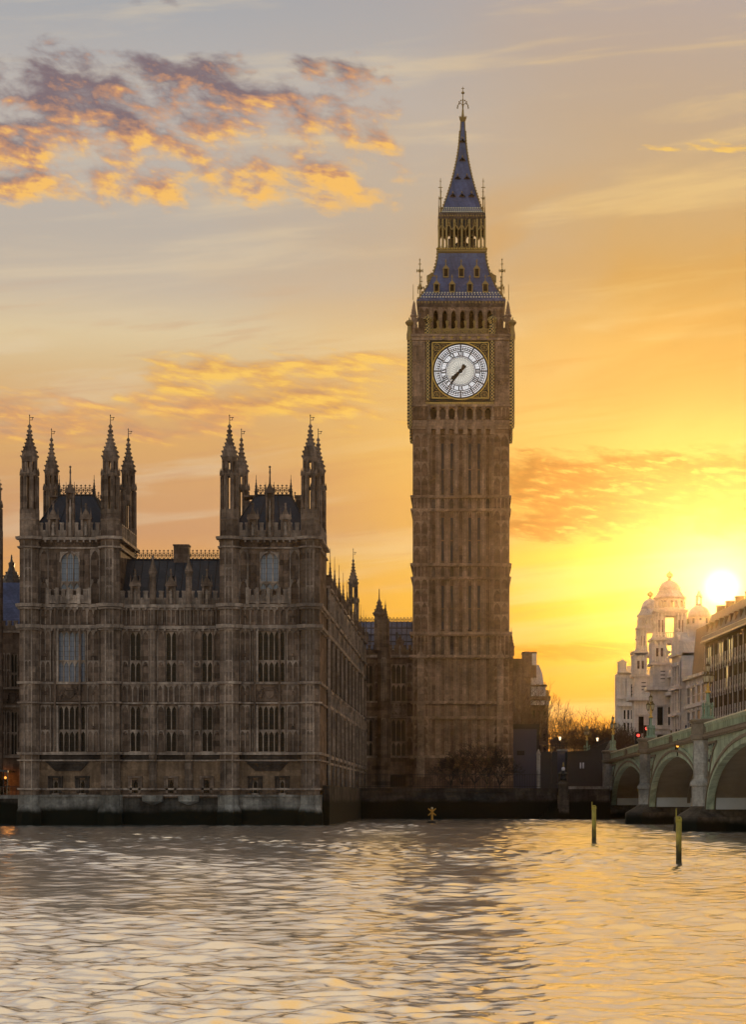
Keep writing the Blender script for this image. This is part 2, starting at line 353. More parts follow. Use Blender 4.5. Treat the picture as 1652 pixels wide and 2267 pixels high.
def window(parent, F, s0, s1, z0, z1, n, trans=(), d=-.22, glass='glass', bar=.10, big=(), arch=False, head=True, trim='palace_trim', deep=.14, lead=True):
    mb = MB(F); mb.box(s0, s0+bar, d-deep, d+.1, z0, z1); mb.box(s1-bar, s1, d-deep, d+.1, z0, z1)
    mb.box(s0-.08, s1+.08, d-deep, .14, z0-.16, z0)
    st = (s1-s0)/n
    for i in range(1, n):
        w = bar*1.9 if i in big else bar
        mb.box(s0+i*st-w/2, s0+i*st+w/2, d-deep, (.34 if i in big else d+.06), z0, z1)
    for t in trans: mb.box(s0, s1, d-deep, d+.09, t-bar*.6, t+bar*.6)
    for zt in (z1,)+tuple(t-bar*.6 for t in trans):
        if not head: break
        for i in range(n):
            a = s0+i*st+bar*.4; b = s0+(i+1)*st-bar*.4; h = st*1.05; c = (a+b)/2
            mb.prism([(a, zt), (a, zt-h), (a+st*.12, zt-h*.5), (c, zt-h*.06), (c, zt)], d-deep*.8, d+.04)
            mb.prism([(b, zt), (c, zt), (c, zt-h*.06), (b-st*.12, zt-h*.5), (b, zt-h)], d-deep*.8, d+.04)
    if arch:
        W = s1-s0; H = W*.52; c = (s0+s1)/2; k = 10
        L = [(s0, z1), (s0, z1-H)]; R = [(s1, z1), (s1, z1-H)]
        for i in range(1, k+1):
            t = i/k*PI/2; L.append((c-W/2*cos(t), z1-H+H*sin(t))); R.append((c+W/2*cos(t), z1-H+H*sin(t)))
        mb.prism(L, -.3, .06); mb.prism(R[::-1], -.3, .06)
        for Q in (L, R):
            for i in range(1, k): mb.bar(Q[i], Q[i+1], .14, -.2, .16)
        mb.box(c-W*.17-.04, c-W*.17+.04, d-deep, d+.05, z1-H*1.2, z1-.1); mb.box(c+W*.17-.04, c+W*.17+.04, d-deep, d+.05, z1-H*1.2, z1-.1)
    o = part('window', mb, trim, parent)
    g = MB(F).box(s0+.02, s1-.02, d-deep-.06, d-deep+.02, z0, z1)
    part('pane', g, glass, o)
    if lead:
        l = MB(F); dz = max(.5, (z1-z0)/14); z = z0+dz
        while z < z1: l.box(s0+bar, s1-bar, d-deep+.025, d-deep+.055, z-.012, z+.012); z += dz
        for i in range(n):
            for q in (.36, .64): l.box(s0+(i+q)*st-.01, s0+(i+q)*st+.01, d-deep+.025, d-deep+.052, z0, z1)
        part('lead_glazing', l, 'dark_iron', o)
    return o
def pinnacle_mb(mb, s, d, z0, w, h, spire):
    mb.box(s-w/2, s+w/2, d-w/2, d+w/2, z0, z0+h); mb.box(s-w*.62, s+w*.62, d-w*.62, d+w*.62, z0+h, z0+h+w*.25)
    zz = z0+h+w*.25
    mb.lathe(s, d, [(w*.62, zz), (w*.34, zz+spire*.3), (w*.17, zz+spire*.62), (w*.26, zz+spire*.68), (w*.1, zz+spire*.74), (.03, zz+spire)], 4, PI/4)
    for k in range(3):
        q = .12+.17*k; r = w*(.62-.9*q)
        for i in range(4): mb.ball(s+(r+.03)*cos(PI/4+PI/2*i), d+(r+.03)*sin(PI/4+PI/2*i), zz+spire*q, w*.12, 4, 3)
def turret(parent, cx, cy, r, zs, open1=True, m='palace_mid', vane=1):
    """octagonal corner turret. zs: base, ledge, gallery, cap base, ogee top, tip"""
    zb, zl, zg, zc, zo, zt = zs
    mb = MB(); mb.lathe(cx, cy, [(r*1.05, zb), (r*1.05, zl-.25), (r*1.15, zl-.15), (r*1.12, zl), (r, zl+.12), (r, zl+(zg-zl)*.2)], 8)
    z1 = zl+(zg-zl)*.2; z2 = zg-.35
    for i in range(8):
        t = PI/8+i*PI/4
        mb.tube((cx+r*1.03*cos(t), cy+r*1.03*sin(t), zb), (cx+r*1.03*cos(t), cy+r*1.03*sin(t), z1), .09, .09, 4)
    def posts(z0, z1, R, gap):
        for i in range(8):
            t = PI/8+i*PI/4; ca, sa = cos(t), sin(t); w = (.765*R-gap)/2; i0, o0 = R*.62, R*1.0
            q = lambda rr, ww, z: (cx+rr*ca-ww*sa, cy+rr*sa+ww*ca, z)
            wi = (.765*R*.62-gap)/2; lo = [q(i0, -wi, z0), q(o0*.95, -w, z0), q(o0*.95, w, z0), q(i0, wi, z0)]; hi = [(a, b, z1) for a, b, _ in lo]
            mb.quadsolid(lo, hi); mb.tube((cx+R*1.02*ca, cy+R*1.02*sa, z0), (cx+R*1.02*ca, cy+R*1.02*sa, z1), .07, .07, 4)
    posts(z1, z2, r, r*.30)
    mb.lathe(cx, cy, [(r, z2), (r*1.08, z2+.2), (r*1.12, zg), (r*.85, zg+.05)], 8)
    for i in range(8):
        t = i*PI/4; mb.lathe(cx+r*.98*cos(t), cy+r*.98*sin(t), [(.16, zg-.25), (.16, zg+.05), (.02, zg+.5)], 4)
    r2 = r*.80; posts(zg, zc-.25, r2, r2*.32)
    mb.lathe(cx, cy, [(r2*.97, zg+.06), (r2*.97, zg+.28)], 8)
    mb.lathe(cx, cy, [(r2, zc-.45), (r2*1.2, zc-.12), (r2*1.22, zc+.05)], 8)
    o = part('corner_turret', mb, m, parent)
    c = MB(); H = zo-zc; prof = [(r2*1.12, zc+.05), (r2*1.08, zc+H*.10), (r2*1.0, zc+H*.20), (r2*.76, zc+H*.33), (r2*.55, zc+H*.46), (r2*.40, zc+H*.58), (r2*.28, zc+H*.73), (r2*.20, zc+H*.87), (r2*.15, zo-.12), (r2*.3, zo-.05), (r2*.3, zo+.05), (.05, zo+.25)]
    c.lathe(cx, cy, prof, 8)
    for q, f in ((.03, 1.24), (.18, 1.1), (.32, .86), (.45, .64), (.58, .48), (.72, .36), (.86, .28)):
        for i in range(8):
            t = PI/8+i*PI/4; rr = r2*f; c.ball(cx+rr*cos(t), cy+rr*sin(t), zc+H*q, .11, 4, 3)
    c.lathe(cx, cy, [(r2*.2, zc+H*.8), (r2*.42, zc+H*.82), (r2*.2, zc+H*.85)], 8)
    part('turret_cap', c, m, o)
    v = MB().tube((cx, cy, zo), (cx, cy, zt), .045, .03, 5)
    if vane:
        h = zt-zo; a = zo+h*.52; w = .30
        v.box(cx+.03, cx+w, cy-.015, cy+.015, a, a+.05); v.box(cx+.03, cx+w, cy-.015, cy+.015, a+w-.05, a+w); v.box(cx+w-.05, cx+w, cy-.015, cy+.015, a, a+w); v.box(cx+w, cx+w+.1, cy-.015, cy+.015, a+w-.08, a+w)
    v.ball(cx, cy, zt-.12, .07, 5, 4)
    part('weather_vane', v, 'dark_iron', o)
    return o
def parapet(mb, s0, s1, z0, z1, n, d=0., t=.3):
    st = (s1-s0)/n; h = z1-z0
    mb.box(s0, s1, d-t, d, z0, z0+h*.42)
    for i in range(n):
        a = s0+i*st; mb.box(a+st*.06, a+st*.60, d-t, d+.03, z0+h*.42, z0+h*.9); mb.box(a+st*.0, a+st*.66, d-t-.04, d+.08, z0+h*.9, z0+h)
        mb.box(a+st*.66, a+st, d-t-.02, d+.05, z0+h*.42, z0+h*.5)
        for q in (.1, .3, .5): mb.box(a+st*q, a+st*(q+.06), d, d+.09, z0, z0+h*.86)
        mb.box(a+st*.78, a+st*.84, d, d+.08, z0, z0+h*.42)
def cresting(parent, F, s0, s1, z, h, d=0., step=.55, m='dark_iron'):
    mb = MB(F); n = max(1, int(round((s1-s0)/step))); st = (s1-s0)/n
    mb.box(s0, s1, d-.03, d+.03, z, z+.06); mb.box(s0, s1, d-.025, d+.025, z+h*.38, z+h*.44); mb.box(s0, s1, d-.02, d+.02, z+h*.66, z+h*.70)
    for i in range(n+1):
        a = s0+i*st; mb.box(a-.03, a+.03, d-.03, d+.03, z, z+h); mb.box(a-.11, a+.11, d-.02, d+.02, z+h*.84, z+h*.92); mb.ball(a, d, z+h*.88, .075, 4, 3)
        if i < n:
            mb.bar((a, z+.06), (a+st/2, z+h*.38), .05, d-.02, d+.02); mb.bar((a+st, z+.06), (a+st/2, z+h*.38), .05, d-.02, d+.02)
            mb.ball(a+st/2, d, z+h*.55, .07, 4, 3)
            mb.bar((a, z+h*.66), (a+st/2, z+h*.44), .04, d-.02, d+.02); mb.bar((a+st, z+h*.66), (a+st/2, z+h*.44), .04, d-.02, d+.02)
    return part('cresting', mb, m, parent)
def statue_niche(parent, F, s, z0, w, zt, peak, d=0., m='palace_stone'):
    mb = MB(F); mb.box(s-w/2, s-w*.28, d-.3, d+.22, z0, zt); mb.box(s+w*.28, s+w/2, d-.3, d+.22, z0, zt); mb.box(s-w*.3, s+w*.3, d-.32, d-.12, z0, zt)
    mb.box(s-w*.62, s+w*.62, d-.3, d+.27, zt, zt+.18); mb.prism([(s-w*.5, zt+.18), (s+w*.5, zt+.18), (s+w*.12, zt+.9), (s-w*.12, zt+.9)], d-.2, d+.2)
    mb.lathe(s, d, [(w*.17, zt+.85), (w*.10, zt+(peak-zt)*.7), (w*.16, zt+(peak-zt)*.75), (.04, peak)], 4, PI/4)
    mb.ball(s, d, peak-.08, .13, 5, 4)
    for sg in (-1, 1): pinnacle_mb(mb, s+sg*w*.5, d+.08, zt+.1, .16, .25, .7)
    o = part('statue_niche', mb, m, parent)
    h = (zt-z0)*.86; st = MB(F); r = w*.17
    st.lathe(s, d+.02, [(r*.9, z0+.05), (r*1.25, z0+.08), (r*1.0, z0+h*.35), (r*.85, z0+h*.55), (r*1.25, z0+h*.72), (r*.95, z0+h*.80), (r*.4, z0+h*.83), (r*.5, z0+h*.88), (r*.55, z0+h*.94), (r*.2, z0+h)], 8)
    part('statue', st, 'palace_trim', o)
    return o
def relief(parent, F, s, z0, z1, w, d, m='palace_stone'):
    """carved coat of arms: shield, crown and two supporting beasts"""
    mb = MB(F); h = z1-z0; sw = w*.18
    mb.prism([(s-sw, z0+h*.66), (s-sw, z0+h*.4), (s, z0+h*.14), (s+sw, z0+h*.4), (s+sw, z0+h*.66)], d, d+.16)
    for q in (-.8, -.4, 0, .4, .8): mb.ball(s+q*sw, d+.08, z0+h*.80, sw*.2, 5, 4)
    mb.box(s-sw*.9, s+sw*.9, d, d+.18, z0+h*.70, z0+h*.76)
    for g in (-1, 1):
        for (qx, qz, r) in ((.30, .62, .07), (.33, .5, .075), (.36, .36, .08), (.40, .2, .07), (.26, .78, .055), (.22, .52, .035), (.45, .5, .04), (.47, .64, .03), (.22, .3, .035)): mb.ball(s+g*w*qx, d+.05, z0+h*qz, w*r, 6, 4)
    mb.box(s-w*.42, s+w*.42, d, d+.14, z0+h*.04, z0+h*.13)
    return part('carved_arms', mb, m, parent)

# ------------------------------------------------------------------ the setting: river, land
def sheet(name, x0, x1, y0, y1, z, m, nx=1, ny=1):
    v = []; f = []
    for j in range(ny+1):
        for i in range(nx+1): v.append((x0+(x1-x0)*i/nx, y0+(y1-y0)*j/ny, z))
    for j in range(ny):
        for i in range(nx): a = j*(nx+1)+i; f.append((a, a+1, a+nx+2, a+nx+1))
    mb = MB(); mb.v = v; mb.f = f
    return tag(part(name, mb, m), kind='structure')
def water():
    """the river surface in view as real low waves: a sum of many small crossing ripples"""
    import numpy as np
    rg = np.random.default_rng(12)
    ys = [24.]
    while ys[-1] < 330: y = ys[-1]; ys.append(y+(.075 if y < 42 else .11 if y < 65 else .2 if y < 110 else .42))
    ys = np.array(ys); nx = 640; t = np.linspace(-1, 1, nx); Y = ys[:, None]*np.ones(nx); X = t*(.285*ys[:, None]+4)-.035*ys[:, None]
    step = np.gradient(ys)[:, None]
    H = np.zeros_like(X); E2 = np.zeros_like(step); n = 200
    lam = np.exp(np.log(.24)+(np.log(2.3)-np.log(.24))*rg.uniform(0, 1, n)**1.15); th = rg.normal(PI/2+.10, .75, n); ph = rg.uniform(0, 2*PI, n)
    wx = 1.2*np.sin(X*.11+Y*.05)+.8*np.sin(X*.05-Y*.13+2); wy = 1.1*np.sin(X*.07+1)+.9*np.sin(X*.17+Y*.06)
    for l, a, p in zip(lam, th, ph):
        k = 2*PI/l; amp = SLOPE/math.sqrt(n)*1.414/k*(.85 if l > 1.2 else 1.1)
        keep = np.clip((l/step-2.6)/1.6, 0, 1)
        E2 += (amp*keep*k)**2*.5; H += amp*keep*np.sin(k*(np.cos(a)*(X+wx)+np.sin(a)*(Y+wy))+p)
    H *= np.clip(SLOPE/np.sqrt(E2+1e-9), .5, 2.6)
    patch = .85+.3*np.sin(X*.09+Y*.021+1.2)*np.sin(Y*.047-X*.03)+.22*np.sin(X*.31+Y*.12)
    H *= np.clip(patch, .35, 1.4)*np.interp(Y, [180, 315], [1., .72])
    sm = lambda v, a, b: np.clip((v-a)/(b-a), 0, 1)**2*(3-2*np.clip((v-a)/(b-a), 0, 1))
    rag = .5*np.sin(X*2.3+1)+.35*np.sin(X*5.1+Y)+.25*np.sin(X*9.7)
    for ya, sl, x0, x1, am, wd in ((60.5, .30, -2.6, 1.6, .95, .75), (60.0, .03, -11.5, -3.6, .85, .42), (55.6, -.02, -9.2, -6.4, .8, .36), (47.5, .10, -2.2, .9, .7, .4), (41.5, .05, -1.4, .7, .7, .4)):
        d = (Y-ya-sl*X-rag*1.1)/(wd*2.4); H *= 1-am*np.exp(-d*d*d*d)*sm(X, x0, x0+2.2)*(1-sm(X, x1-.6, x1))*(.8+.2*np.sin(X*3.1+Y*2))   # smooth slicks that mirror the dark bank
    v = np.stack([X, Y, H], -1).reshape(-1, 3); ny = len(ys)
    i = np.arange(ny-1)[:, None]*nx+np.arange(nx-1); f = np.stack([i, i+1, i+nx+1, i+nx], -1).reshape(-1, 4)
    me = bpy.data.meshes.new('river_water'); me.vertices.add(len(v)); me.vertices.foreach_set('co', v.astype(np.float32).ravel())
    me.loops.add(f.size); me.loops.foreach_set('vertex_index', f.astype(np.int32).ravel()); me.polygons.add(len(f)); me.polygons.foreach_set('loop_start', np.arange(0, f.size, 4, dtype=np.int32))
    me.update(calc_edges=True); me.polygons.foreach_set('use_smooth', np.ones(len(f), dtype=bool)); me.materials.append(M['river_water'])
    o = bpy.data.objects.new('river_water', me); COL.objects.link(o); tag(o, kind='structure')
SLOPE = .152
water()
sheet('river_water', -900, 900, -60, 330, -.32, 'river_water')
sheet('ground', -6000, 6000, 318, 9000, 3.7, 'earth')
sheet('road', 18, 46, 335, 900, 3.72, 'asphalt')

# ------------------------------------------------------------------ palace river front
KP = 240/FD; W = lambda x: (x-CX)*KP; Z = lambda y: EYE+(HY-y)*KP
FP = front(240)
def build_palace():
    T = thing('palace_building', 'long brown gothic palace range with two turreted pavilions standing in the river', 'palace', (W(376), 246, 0))
    arms_y = (1551, 1519)
    for k, o in enumerate((0, 442.4)):
        L, R, c = W(43+o), W(264.5+o), W(154+o+.6)
        # ---- wall with its openings
        wz = [(W(114+o), W(190+o), Z(1510), Z(1397)), (W(114+o), W(190+o), Z(1664), Z(1562)), (W(132+o), W(176+o), Z(1304), Z(1222)),
              (W(115.5+o), W(129.5+o), Z(1756), Z(1726)), (W(175+o), W(189+o), Z(1756), Z(1726))]
        mb = MB(FP); mb.holes(L, R, Z(1766), Z(1190), wz, 0., .5)
        mb.box(L+.02, R-.02, -12.4, -.62, 0, Z(1190)); mb.box(L, L+.3, -.62, -.001, 0, Z(1190)); mb.box(R-.3, R, -.62, -.001, 0, Z(1190))
        a, b = W(88+o), W(220+o); wl, wr = W(112+o), W(192+o)
        for (s0, s1) in ((a, wl), (wr, b)):
            for (z0, z1, mid) in ((Z(1508), Z(1397), (Z(1464),)), (Z(1664), Z(1562), (Z(1618),)), (Z(1553), Z(1517), ()), (Z(1382), Z(1347), ())):
                blind(mb, s0+.05, s1-.05, z0, z1, 2, 0., .08, .12, mid)
                mb.ball((s0+s1)/2, .06, z0+(z1-z0)*.52, .2, 6, 4)
        blind(mb, wl, wr, Z(1382), Z(1347), 6, 0., .09, .14)
        for s in (W(121.8+o), W(176.5+o)): mb.box(s-.1, s+.1, 0, .36, Z(1664), Z(1347))
        # upper storey panels and heraldic squares
        for s0, s1, n in ((a, W(106+o), 1), (W(200+o), b, 1)): blind(mb, s0, s1, Z(1336), Z(1218), n, 0., .09, .12, (Z(1285),))
        for sx in (117, 189.5):
            for yy in (1246, 1264, 1284):
                mb.box(W(sx-4.5+o), W(sx+4.5+o), 0, .07, Z(yy+6.5), Z(yy-6.5)); mb.box(W(sx-2.5+o), W(sx+2.5+o), .07, .16, Z(yy+4.5), Z(yy-3))
            mb.box(W(sx-7+o), W(sx-5.5+o), 0, .15, Z(1306), Z(1225)); mb.box(W(sx+5.5+o), W(sx+7+o), 0, .15, Z(1306), Z(1225))
        for sx in (96, 211): mb.ball(W(sx+o), .1, Z(1285), .24, 6, 4)
        # frieze of quatrefoils
        n = 13
        for i in range(n):
            s = L+(i+.5)*(R-L)/n; mb.bar((s-.3, Z(1209)), (s, Z(1199)), .07, 0, .12); mb.bar((s+.3, Z(1209)), (s, Z(1199)), .07, 0, .12); mb.bar((s-.3, Z(1199)), (s, Z(1209)), .07, 0, .12); mb.bar((s+.3, Z(1199)), (s, Z(1209)), .07, 0, .12)
            mb.ball(s, .02, Z(1204), .11, 6, 4)
        part('wall', mb, 'palace_stone', T)
        bw = MB(FP); bw.holes(L, R, Z(1745), Z(1685), [h for h in wz if h[3] < Z(1700)], .035, .03); part('base_wall', bw, 'palace_base', T)
        part('dado', MB(FP).box(L, R, -.1, .05, Z(1682), Z(1671)), 'dark_brown_stone', T)
        # corbel under the great window
        cb = MB(FP); cb.prism([(W(100+o), Z(1686)), (W(198+o), Z(1686)), (W(178+o), Z(1707)), (W(123+o), Z(1707))], 0, .18); cb.box(W(108+o), W(190+o), .18, .3, Z(1692), Z(1686)); cb.box(W(116+o), W(183+o), .18, .24, Z(1701), Z(1697))
        part('corbel', cb, 'dark_brown_stone', T)
        # string courses round the pavilion
        for (y0, y1, d) in ((1196, 1190, .42), (1215, 1211.5, .22), (1345, 1337.5, .42), (1350, 1346.5, .2), (1392, 1384, .40), (1396, 1393.5, .2), (1515, 1509.5, .26), (1558, 1554.5, .26), (1671, 1665.5, .28), (1685, 1682, .26), (1749, 1744.5, .22)):
            sc = MB(FP); sc.box(L-.1, R+d*.8, -12.4, d, Z(y0), Z(y1))
            if d > .38:
                q = L
                while q < R: sc.box(q, q+.16, d-.2, d+.06, Z(y0)-.22, Z(y0)); q += .62
            for tx in (66.5+o, 245+o): sc.lathe(W(tx), .50, [(.98+d*.9, Z(y0)), (1.04+d*.9, Z(y1))], 8)
            part('string_course', sc, 'palace_trim', T)
        # windows
        window(T, FP, W(115+o), W(189+o), Z(1510), Z(1397), 6, (Z(1462.5),), glass='sky_tint_glass' if k == 0 else 'glass', big=(1, 5))
        window(T, FP, W(115+o), W(189+o), Z(1664), Z(1562), 6, (Z(1616.5),), big=(1, 5))
        window(T, FP, W(132.5+o), W(175.5+o), Z(1304), Z(1222), 3, (Z(1288),), glass='sky_tint_glass', arch=True)
        for s in (122.5, 182): 
            window(T, FP, W(s-6.3+o), W(s+6.3+o), Z(1756), Z(1727), 1, (), d=-.3, head=True, lead=False)
            hd = MB(FP)
            for q in (-1, 1): hd.box(W(s+o)+q*.42-.14, W(s+o)+q*.42+.14, 0, .2, Z(1756), Z(1722)); hd.box(W(s+o)+q*.62-.07, W(s+o)+q*.62+.07, 0, .3, Z(1745), Z(1719))
            hd.box(W(s+o)-.72, W(s+o)+.72, 0, .36, Z(1722), Z(1718)); part('door_hood', hd, 'dark_brown_stone', T)
        relief(T, FP, c, Z(1553), Z(1517), W(178)-W(122), .02)
        # oriel balcony under the arched window
        bl = MB(FP); bl.box(W(104+o), W(201+o), 0, .5, Z(1336), Z(1331)); parapet(bl, W(104+o), W(201+o), Z(1331), Z(1305), 6, .5, .2)
        for s in (106, 128, 152, 176, 199): bl.box(W(s+o)-.16, W(s+o)+.16, .3, .62, Z(1338), Z(1302))
        part('balcony', bl, 'palace_trim', T)
        # parapet, statues in niches
        pr = MB(FP); parapet(pr, W(84+o), W(226+o), Z(1190), Z(1157), 9, .05); part('parapet', pr, 'palace_trim', T)
        for s in (117.6, 190): statue_niche(T, FP, W(s+o), Z(1188), .95, Z(1150), Z(1114), .1, 'palace_mid')
        statue_niche(T, FP, W(155+o), Z(1188), .8, Z(1092), Z(1032), .0, 'palace_stone')
        # back parapet and side parapet
        for (y, s0, s1) in ((252.4, L+.9, R-.9),):
            bp = MB(front(y)); parapet(bp, s0, s1, Z(1190), Z(1157), 9, 0.); part('parapet', bp, 'palace_trim', T)
        for X in (L+.3, R):
            sp = MB(sideX(X)); parapet(sp, 241, 252, Z(1190), Z(1157), 9, 0.); part('parapet', sp, 'palace_trim', T)
        # steep slate roof
        y0, y1 = 240.9, 251.6; zb, zt = Z(1190), Z(1086.5); xa, xb, ya, yb = W(118+o), W(196+o), 243.4, 249.2
        rf = MB(); rf.quadsolid([(L+.6, y0, zb), (R-.6, y0, zb), (R-.6, y1, zb), (L+.6, y1, zb)], [(xa, ya, zt), (xb, ya, zt), (xb, yb, zt), (xa, yb, zt)])
        r = part('roof', rf, 'slate', T)
        hips = MB()
        for p, q in (((L+.6, y0, zb), (xa, ya, zt)), ((R-.6, y0, zb), (xb, ya, zt)), ((xa, ya, zt), (xb, ya, zt))): hips.tube(p, q, .09, .09, 5)
        for q in (.3, .62):
            hips.tube((xa+(xb-xa)*q, ya-.02, zt), (L+.6+(R-L-1.2)*q, y0-.02, zb), .04, .04, 4)
        part('roof_ridge', hips, 'dark_iron', r)
        cresting(r, front(ya), xa, xb, zt, 1.05, step=.42); cresting(r, front(yb), xa, xb, zt, 1.05, step=.42)
        for sx in (xa, xb):
            g = MB(); pinnacle_mb(g, sx, ya, zt-.2, .3, .5, 1.6); part('roof_finial', g, 'dark_iron', r)
        # chimney shafts behind
        for dx in (-2.6, 2.5):
            ch = MB(); ch.box(W(155+o)+dx-.45, W(155+o)+dx+.45, 246.5, 248.8, Z(1150), Z(1080)-(.5 if dx < 0 else 0)); ch.box(W(155+o)+dx-.55, W(155+o)+dx+.55, 246.4, 248.9, Z(1082), Z(1078)); part('chimney', ch, 'palace_stone', r)
        if k == 0:
            vt = MB(); cx, cy = W(219), 247; vt.lathe(cx, cy, [(.75, Z(1160)), (.75, Z(1079)), (.85, Z(1075))], 8)
            for i in range(8): t = PI/8+i*PI/4; vt.box(cx+.66*cos(t)-.09, cx+.66*cos(t)+.09, cy+.66*sin(t)-.09, cy+.66*sin(t)+.09, Z(1078), Z(1052))
            vt.lathe(cx, cy, [(.85, Z(1052)), (.9, Z(1048)), (.5, Z(1040)), (.22, Z(1030)), (.07, Z(1018)), (.03, Z(992))], 8)
            for i in range(4): t = PI/4+i*PI/2; pinnacle_mb(vt, cx+.95*cos(t), cy+.95*sin(t), Z(1075), .2, 1.0, .9)
            part('vent_turret', vt, 'palace_stone', r)
            for sx, yt in ((90, 1025), (262, 1022)):
                g = MB(); pinnacle_mb(g, W(sx), 247, Z(1100), .45, 1.3, Z(yt)-Z(1100)-1.4); part('roof_finial', g, 'palace_stone', r)
        # corner turrets: near pair, far pair
        for tx, ty in ((66.5, 240.5), (245.4, 240.5)):
            turret(T, W(tx+o), ty-.95, .86, (Z(1790), Z(1150), Z(1049), Z(1014), Z(946), Z(919)), vane=1)
            rb = MB(front(ty-.95)); cx = W(tx+o)
            for (z0, z1, mid) in ((Z(1508), Z(1397), (Z(1464),)), (Z(1664), Z(1562), (Z(1618),)), (Z(1553), Z(1517), ()), (Z(1382), Z(1347), ()), (Z(1336), Z(1218), (Z(1260), Z(1300)))): blind(rb, cx-.33, cx+.33, z0, z1, 2, .80, .07, .09, mid)
            for q in (-1, 1): rb.box(cx+q*.36-.05, cx+q*.36+.05, .70, .93, Z(1745), Z(1200))
            part('tracery', rb, 'palace_trim', T)
        kb = 252.6/FD
        for tx in (66.5, 245.4):
            turret(T, W(tx+o), 252.2, .78, (6, Z(1165), pz(1081, 252.4), pz(1045, 252.4), pz(975, 252.4), pz(949, 252.4)))
        # pale plinth on the river, footings under the turrets
        pl = MB(FP); pl.box(L-.12, R+.18, -12, .34, -2, Z(1762)); pl.box(L-.2, R+.28, -.5, .5, Z(1764), Z(1759.5)); part('plinth', pl, 'plinth_stone', T)
        for tx in (66.5, 245.4):
            ft = MB(); ft.lathe(W(tx+o), 239.5, [(1.3, -1), (1.3, Z(1803)), (1.25, Z(1796)), (.98, Z(1782)), (.98, Z(1763)), (1.05, Z(1760))], 8); part('turret_footing', ft, 'footing_stone', T)
    # far side walls of pavilion two, towards the clock tower
    # ---- middle range
    L, R = W(264.5)-.05, W(485.4)+.05; FM = front(240.55)
    bays = (297.5, 377, 456.7)
    hs = []
    for b in bays: hs += [(W(b-13.5), W(b+13.5), Z(1509), Z(1397)), (W(b-13.5), W(b+13.5), Z(1663), Z(1562)), (W(b-7), W(b+7), Z(1756), Z(1727))]
    mb = MB(FM); mb.holes(L, R, Z(1766), Z(1338), hs, 0., .5); mb.box(L, R, -11.5, -.62, 0, Z(1338))
    for b in bays:
        for s0, s1 in ((W(b-30), W(b-15)), (W(b+15), W(b+30))):
            for (z0, z1, mid) in ((Z(1508), Z(1397), (Z(1464),)), (Z(1664), Z(1562), (Z(1618),))):
                blind(mb, s0, s1, z0, z1, 1, 0., .09, .12, mid); mb.ball((s0+s1)/2, .06, mid[0]-.2, .2, 6, 4)
        blind(mb, W(b-30), W(b+30), Z(1382), Z(1347), 6, 0., .09, .13); blind(mb, W(b-30), W(b+30), Z(1553), Z(1517), 5, 0., .09, .12)
        for q in (-14, 14): mb.box(W(b+q)-.06, W(b+q)+.06, 0, .2, Z(1664), Z(1347))
        mb.prism([(W(b-9), Z(1541)), (W(b-3), Z(1541)), (W(b-3), Z(1550)), (W(b-6), Z(1553)), (W(b-9), Z(1550))], 0, .1); mb.prism([(W(b+9), Z(1541)), (W(b+3), Z(1541)), (W(b+3), Z(1550)), (W(b+6), Z(1553)), (W(b+9), Z(1550))], 0, .1)
    part('wall', mb, 'palace_stone', T)
    bw = MB(FM); bw.holes(L, R, Z(1745), Z(1685), [h for h in hs if h[3] < Z(1700)], .035, .03); part('base_wall', bw, 'palace_base', T)
    part('dado', MB(FM).box(L, R, -.1, .05, Z(1682), Z(1671)), 'dark_brown_stone', T)
    for b in bays:
        window(T, FM, W(b-13), W(b+13), Z(1509), Z(1397), 2, (Z(1462.5),)); window(T, FM, W(b-13), W(b+13), Z(1663), Z(1562), 2, (Z(1616.5),))
        window(T, FM, W(b-6.5), W(b+6.5), Z(1756), Z(1727), 1, (), d=-.3, lead=False, trim='palace_stone')
        hd = MB(FM)
        for q in (-1, 1): hd.box(W(b)+q*.42-.12, W(b)+q*.42+.12, 0, .2, Z(1756), Z(1722)); hd.box(W(b)+q*.6-.07, W(b)+q*.6+.07, 0, .3, Z(1745), Z(1719))
        hd.box(W(b)-.7, W(b)+.7, 0, .36, Z(1722), Z(1718)); part('door_hood', hd, 'palace_mid', T)
        statue_niche(T, FM, W(b), Z(1338), .9, Z(1297), Z(1259), .1, 'palace_mid')
    for b in (336.5, 416.5):
        bt = MB(FM); bt.lathe(W(b), .1, [(.40, Z(1745)), (.40, Z(1395)), (.33, Z(1385)), (.32, Z(1272)), (.42, Z(1268)), (.42, Z(1263)), (.22, Z(1250)), (.10, Z(1238)), (.16, Z(1236)), (.03, Z(1226))], 8)
        for (z0, z1, mid) in ((Z(1508), Z(1397), (Z(1464),)), (Z(1664), Z(1562), (Z(1618),)), (Z(1553), Z(1517), ()), (Z(1382), Z(1347), ())): blind(bt, W(b)-.15, W(b)+.15, z0, z1, 1, .46, .06, .07, mid)
        part('buttress', bt, 'palace_mid', T)
        cb = MB(FM); cb.lathe(W(b), .1, [(.2, Z(1782)), (1.05, Z(1774)), (1.1, Z(1764)), (1.1, Z(1761))], 8); part('corbel', cb, 'footing_stone', T)
    for (y0, y1, d) in ((1345, 1338, .42), (1350, 1346.5, .2), (1392, 1385, .38), (1396, 1393.5, .2), (1515, 1509.5, .24), (1558, 1554.5, .24), (1671, 1665.5, .26), (1685, 1682, .24), (1749, 1744.5, .2), (1763, 1759.5, .3)):
        sc = MB(FM); sc.box(L, R, -.3, d, Z(y0), Z(y1))
        for b in (336.5, 416.5):
            if y0 < 1750: sc.lathe(W(b), .1, [(.44+d*.5, Z(y0)), (.48+d*.5, Z(y1))], 8)
        q = L
        if d > .36:
            while q < R: sc.box(q, q+.16, d-.2, d+.06, Z(y0)-.22, Z(y0)); q += .62
        part('string_course', sc, 'palace_trim', T)
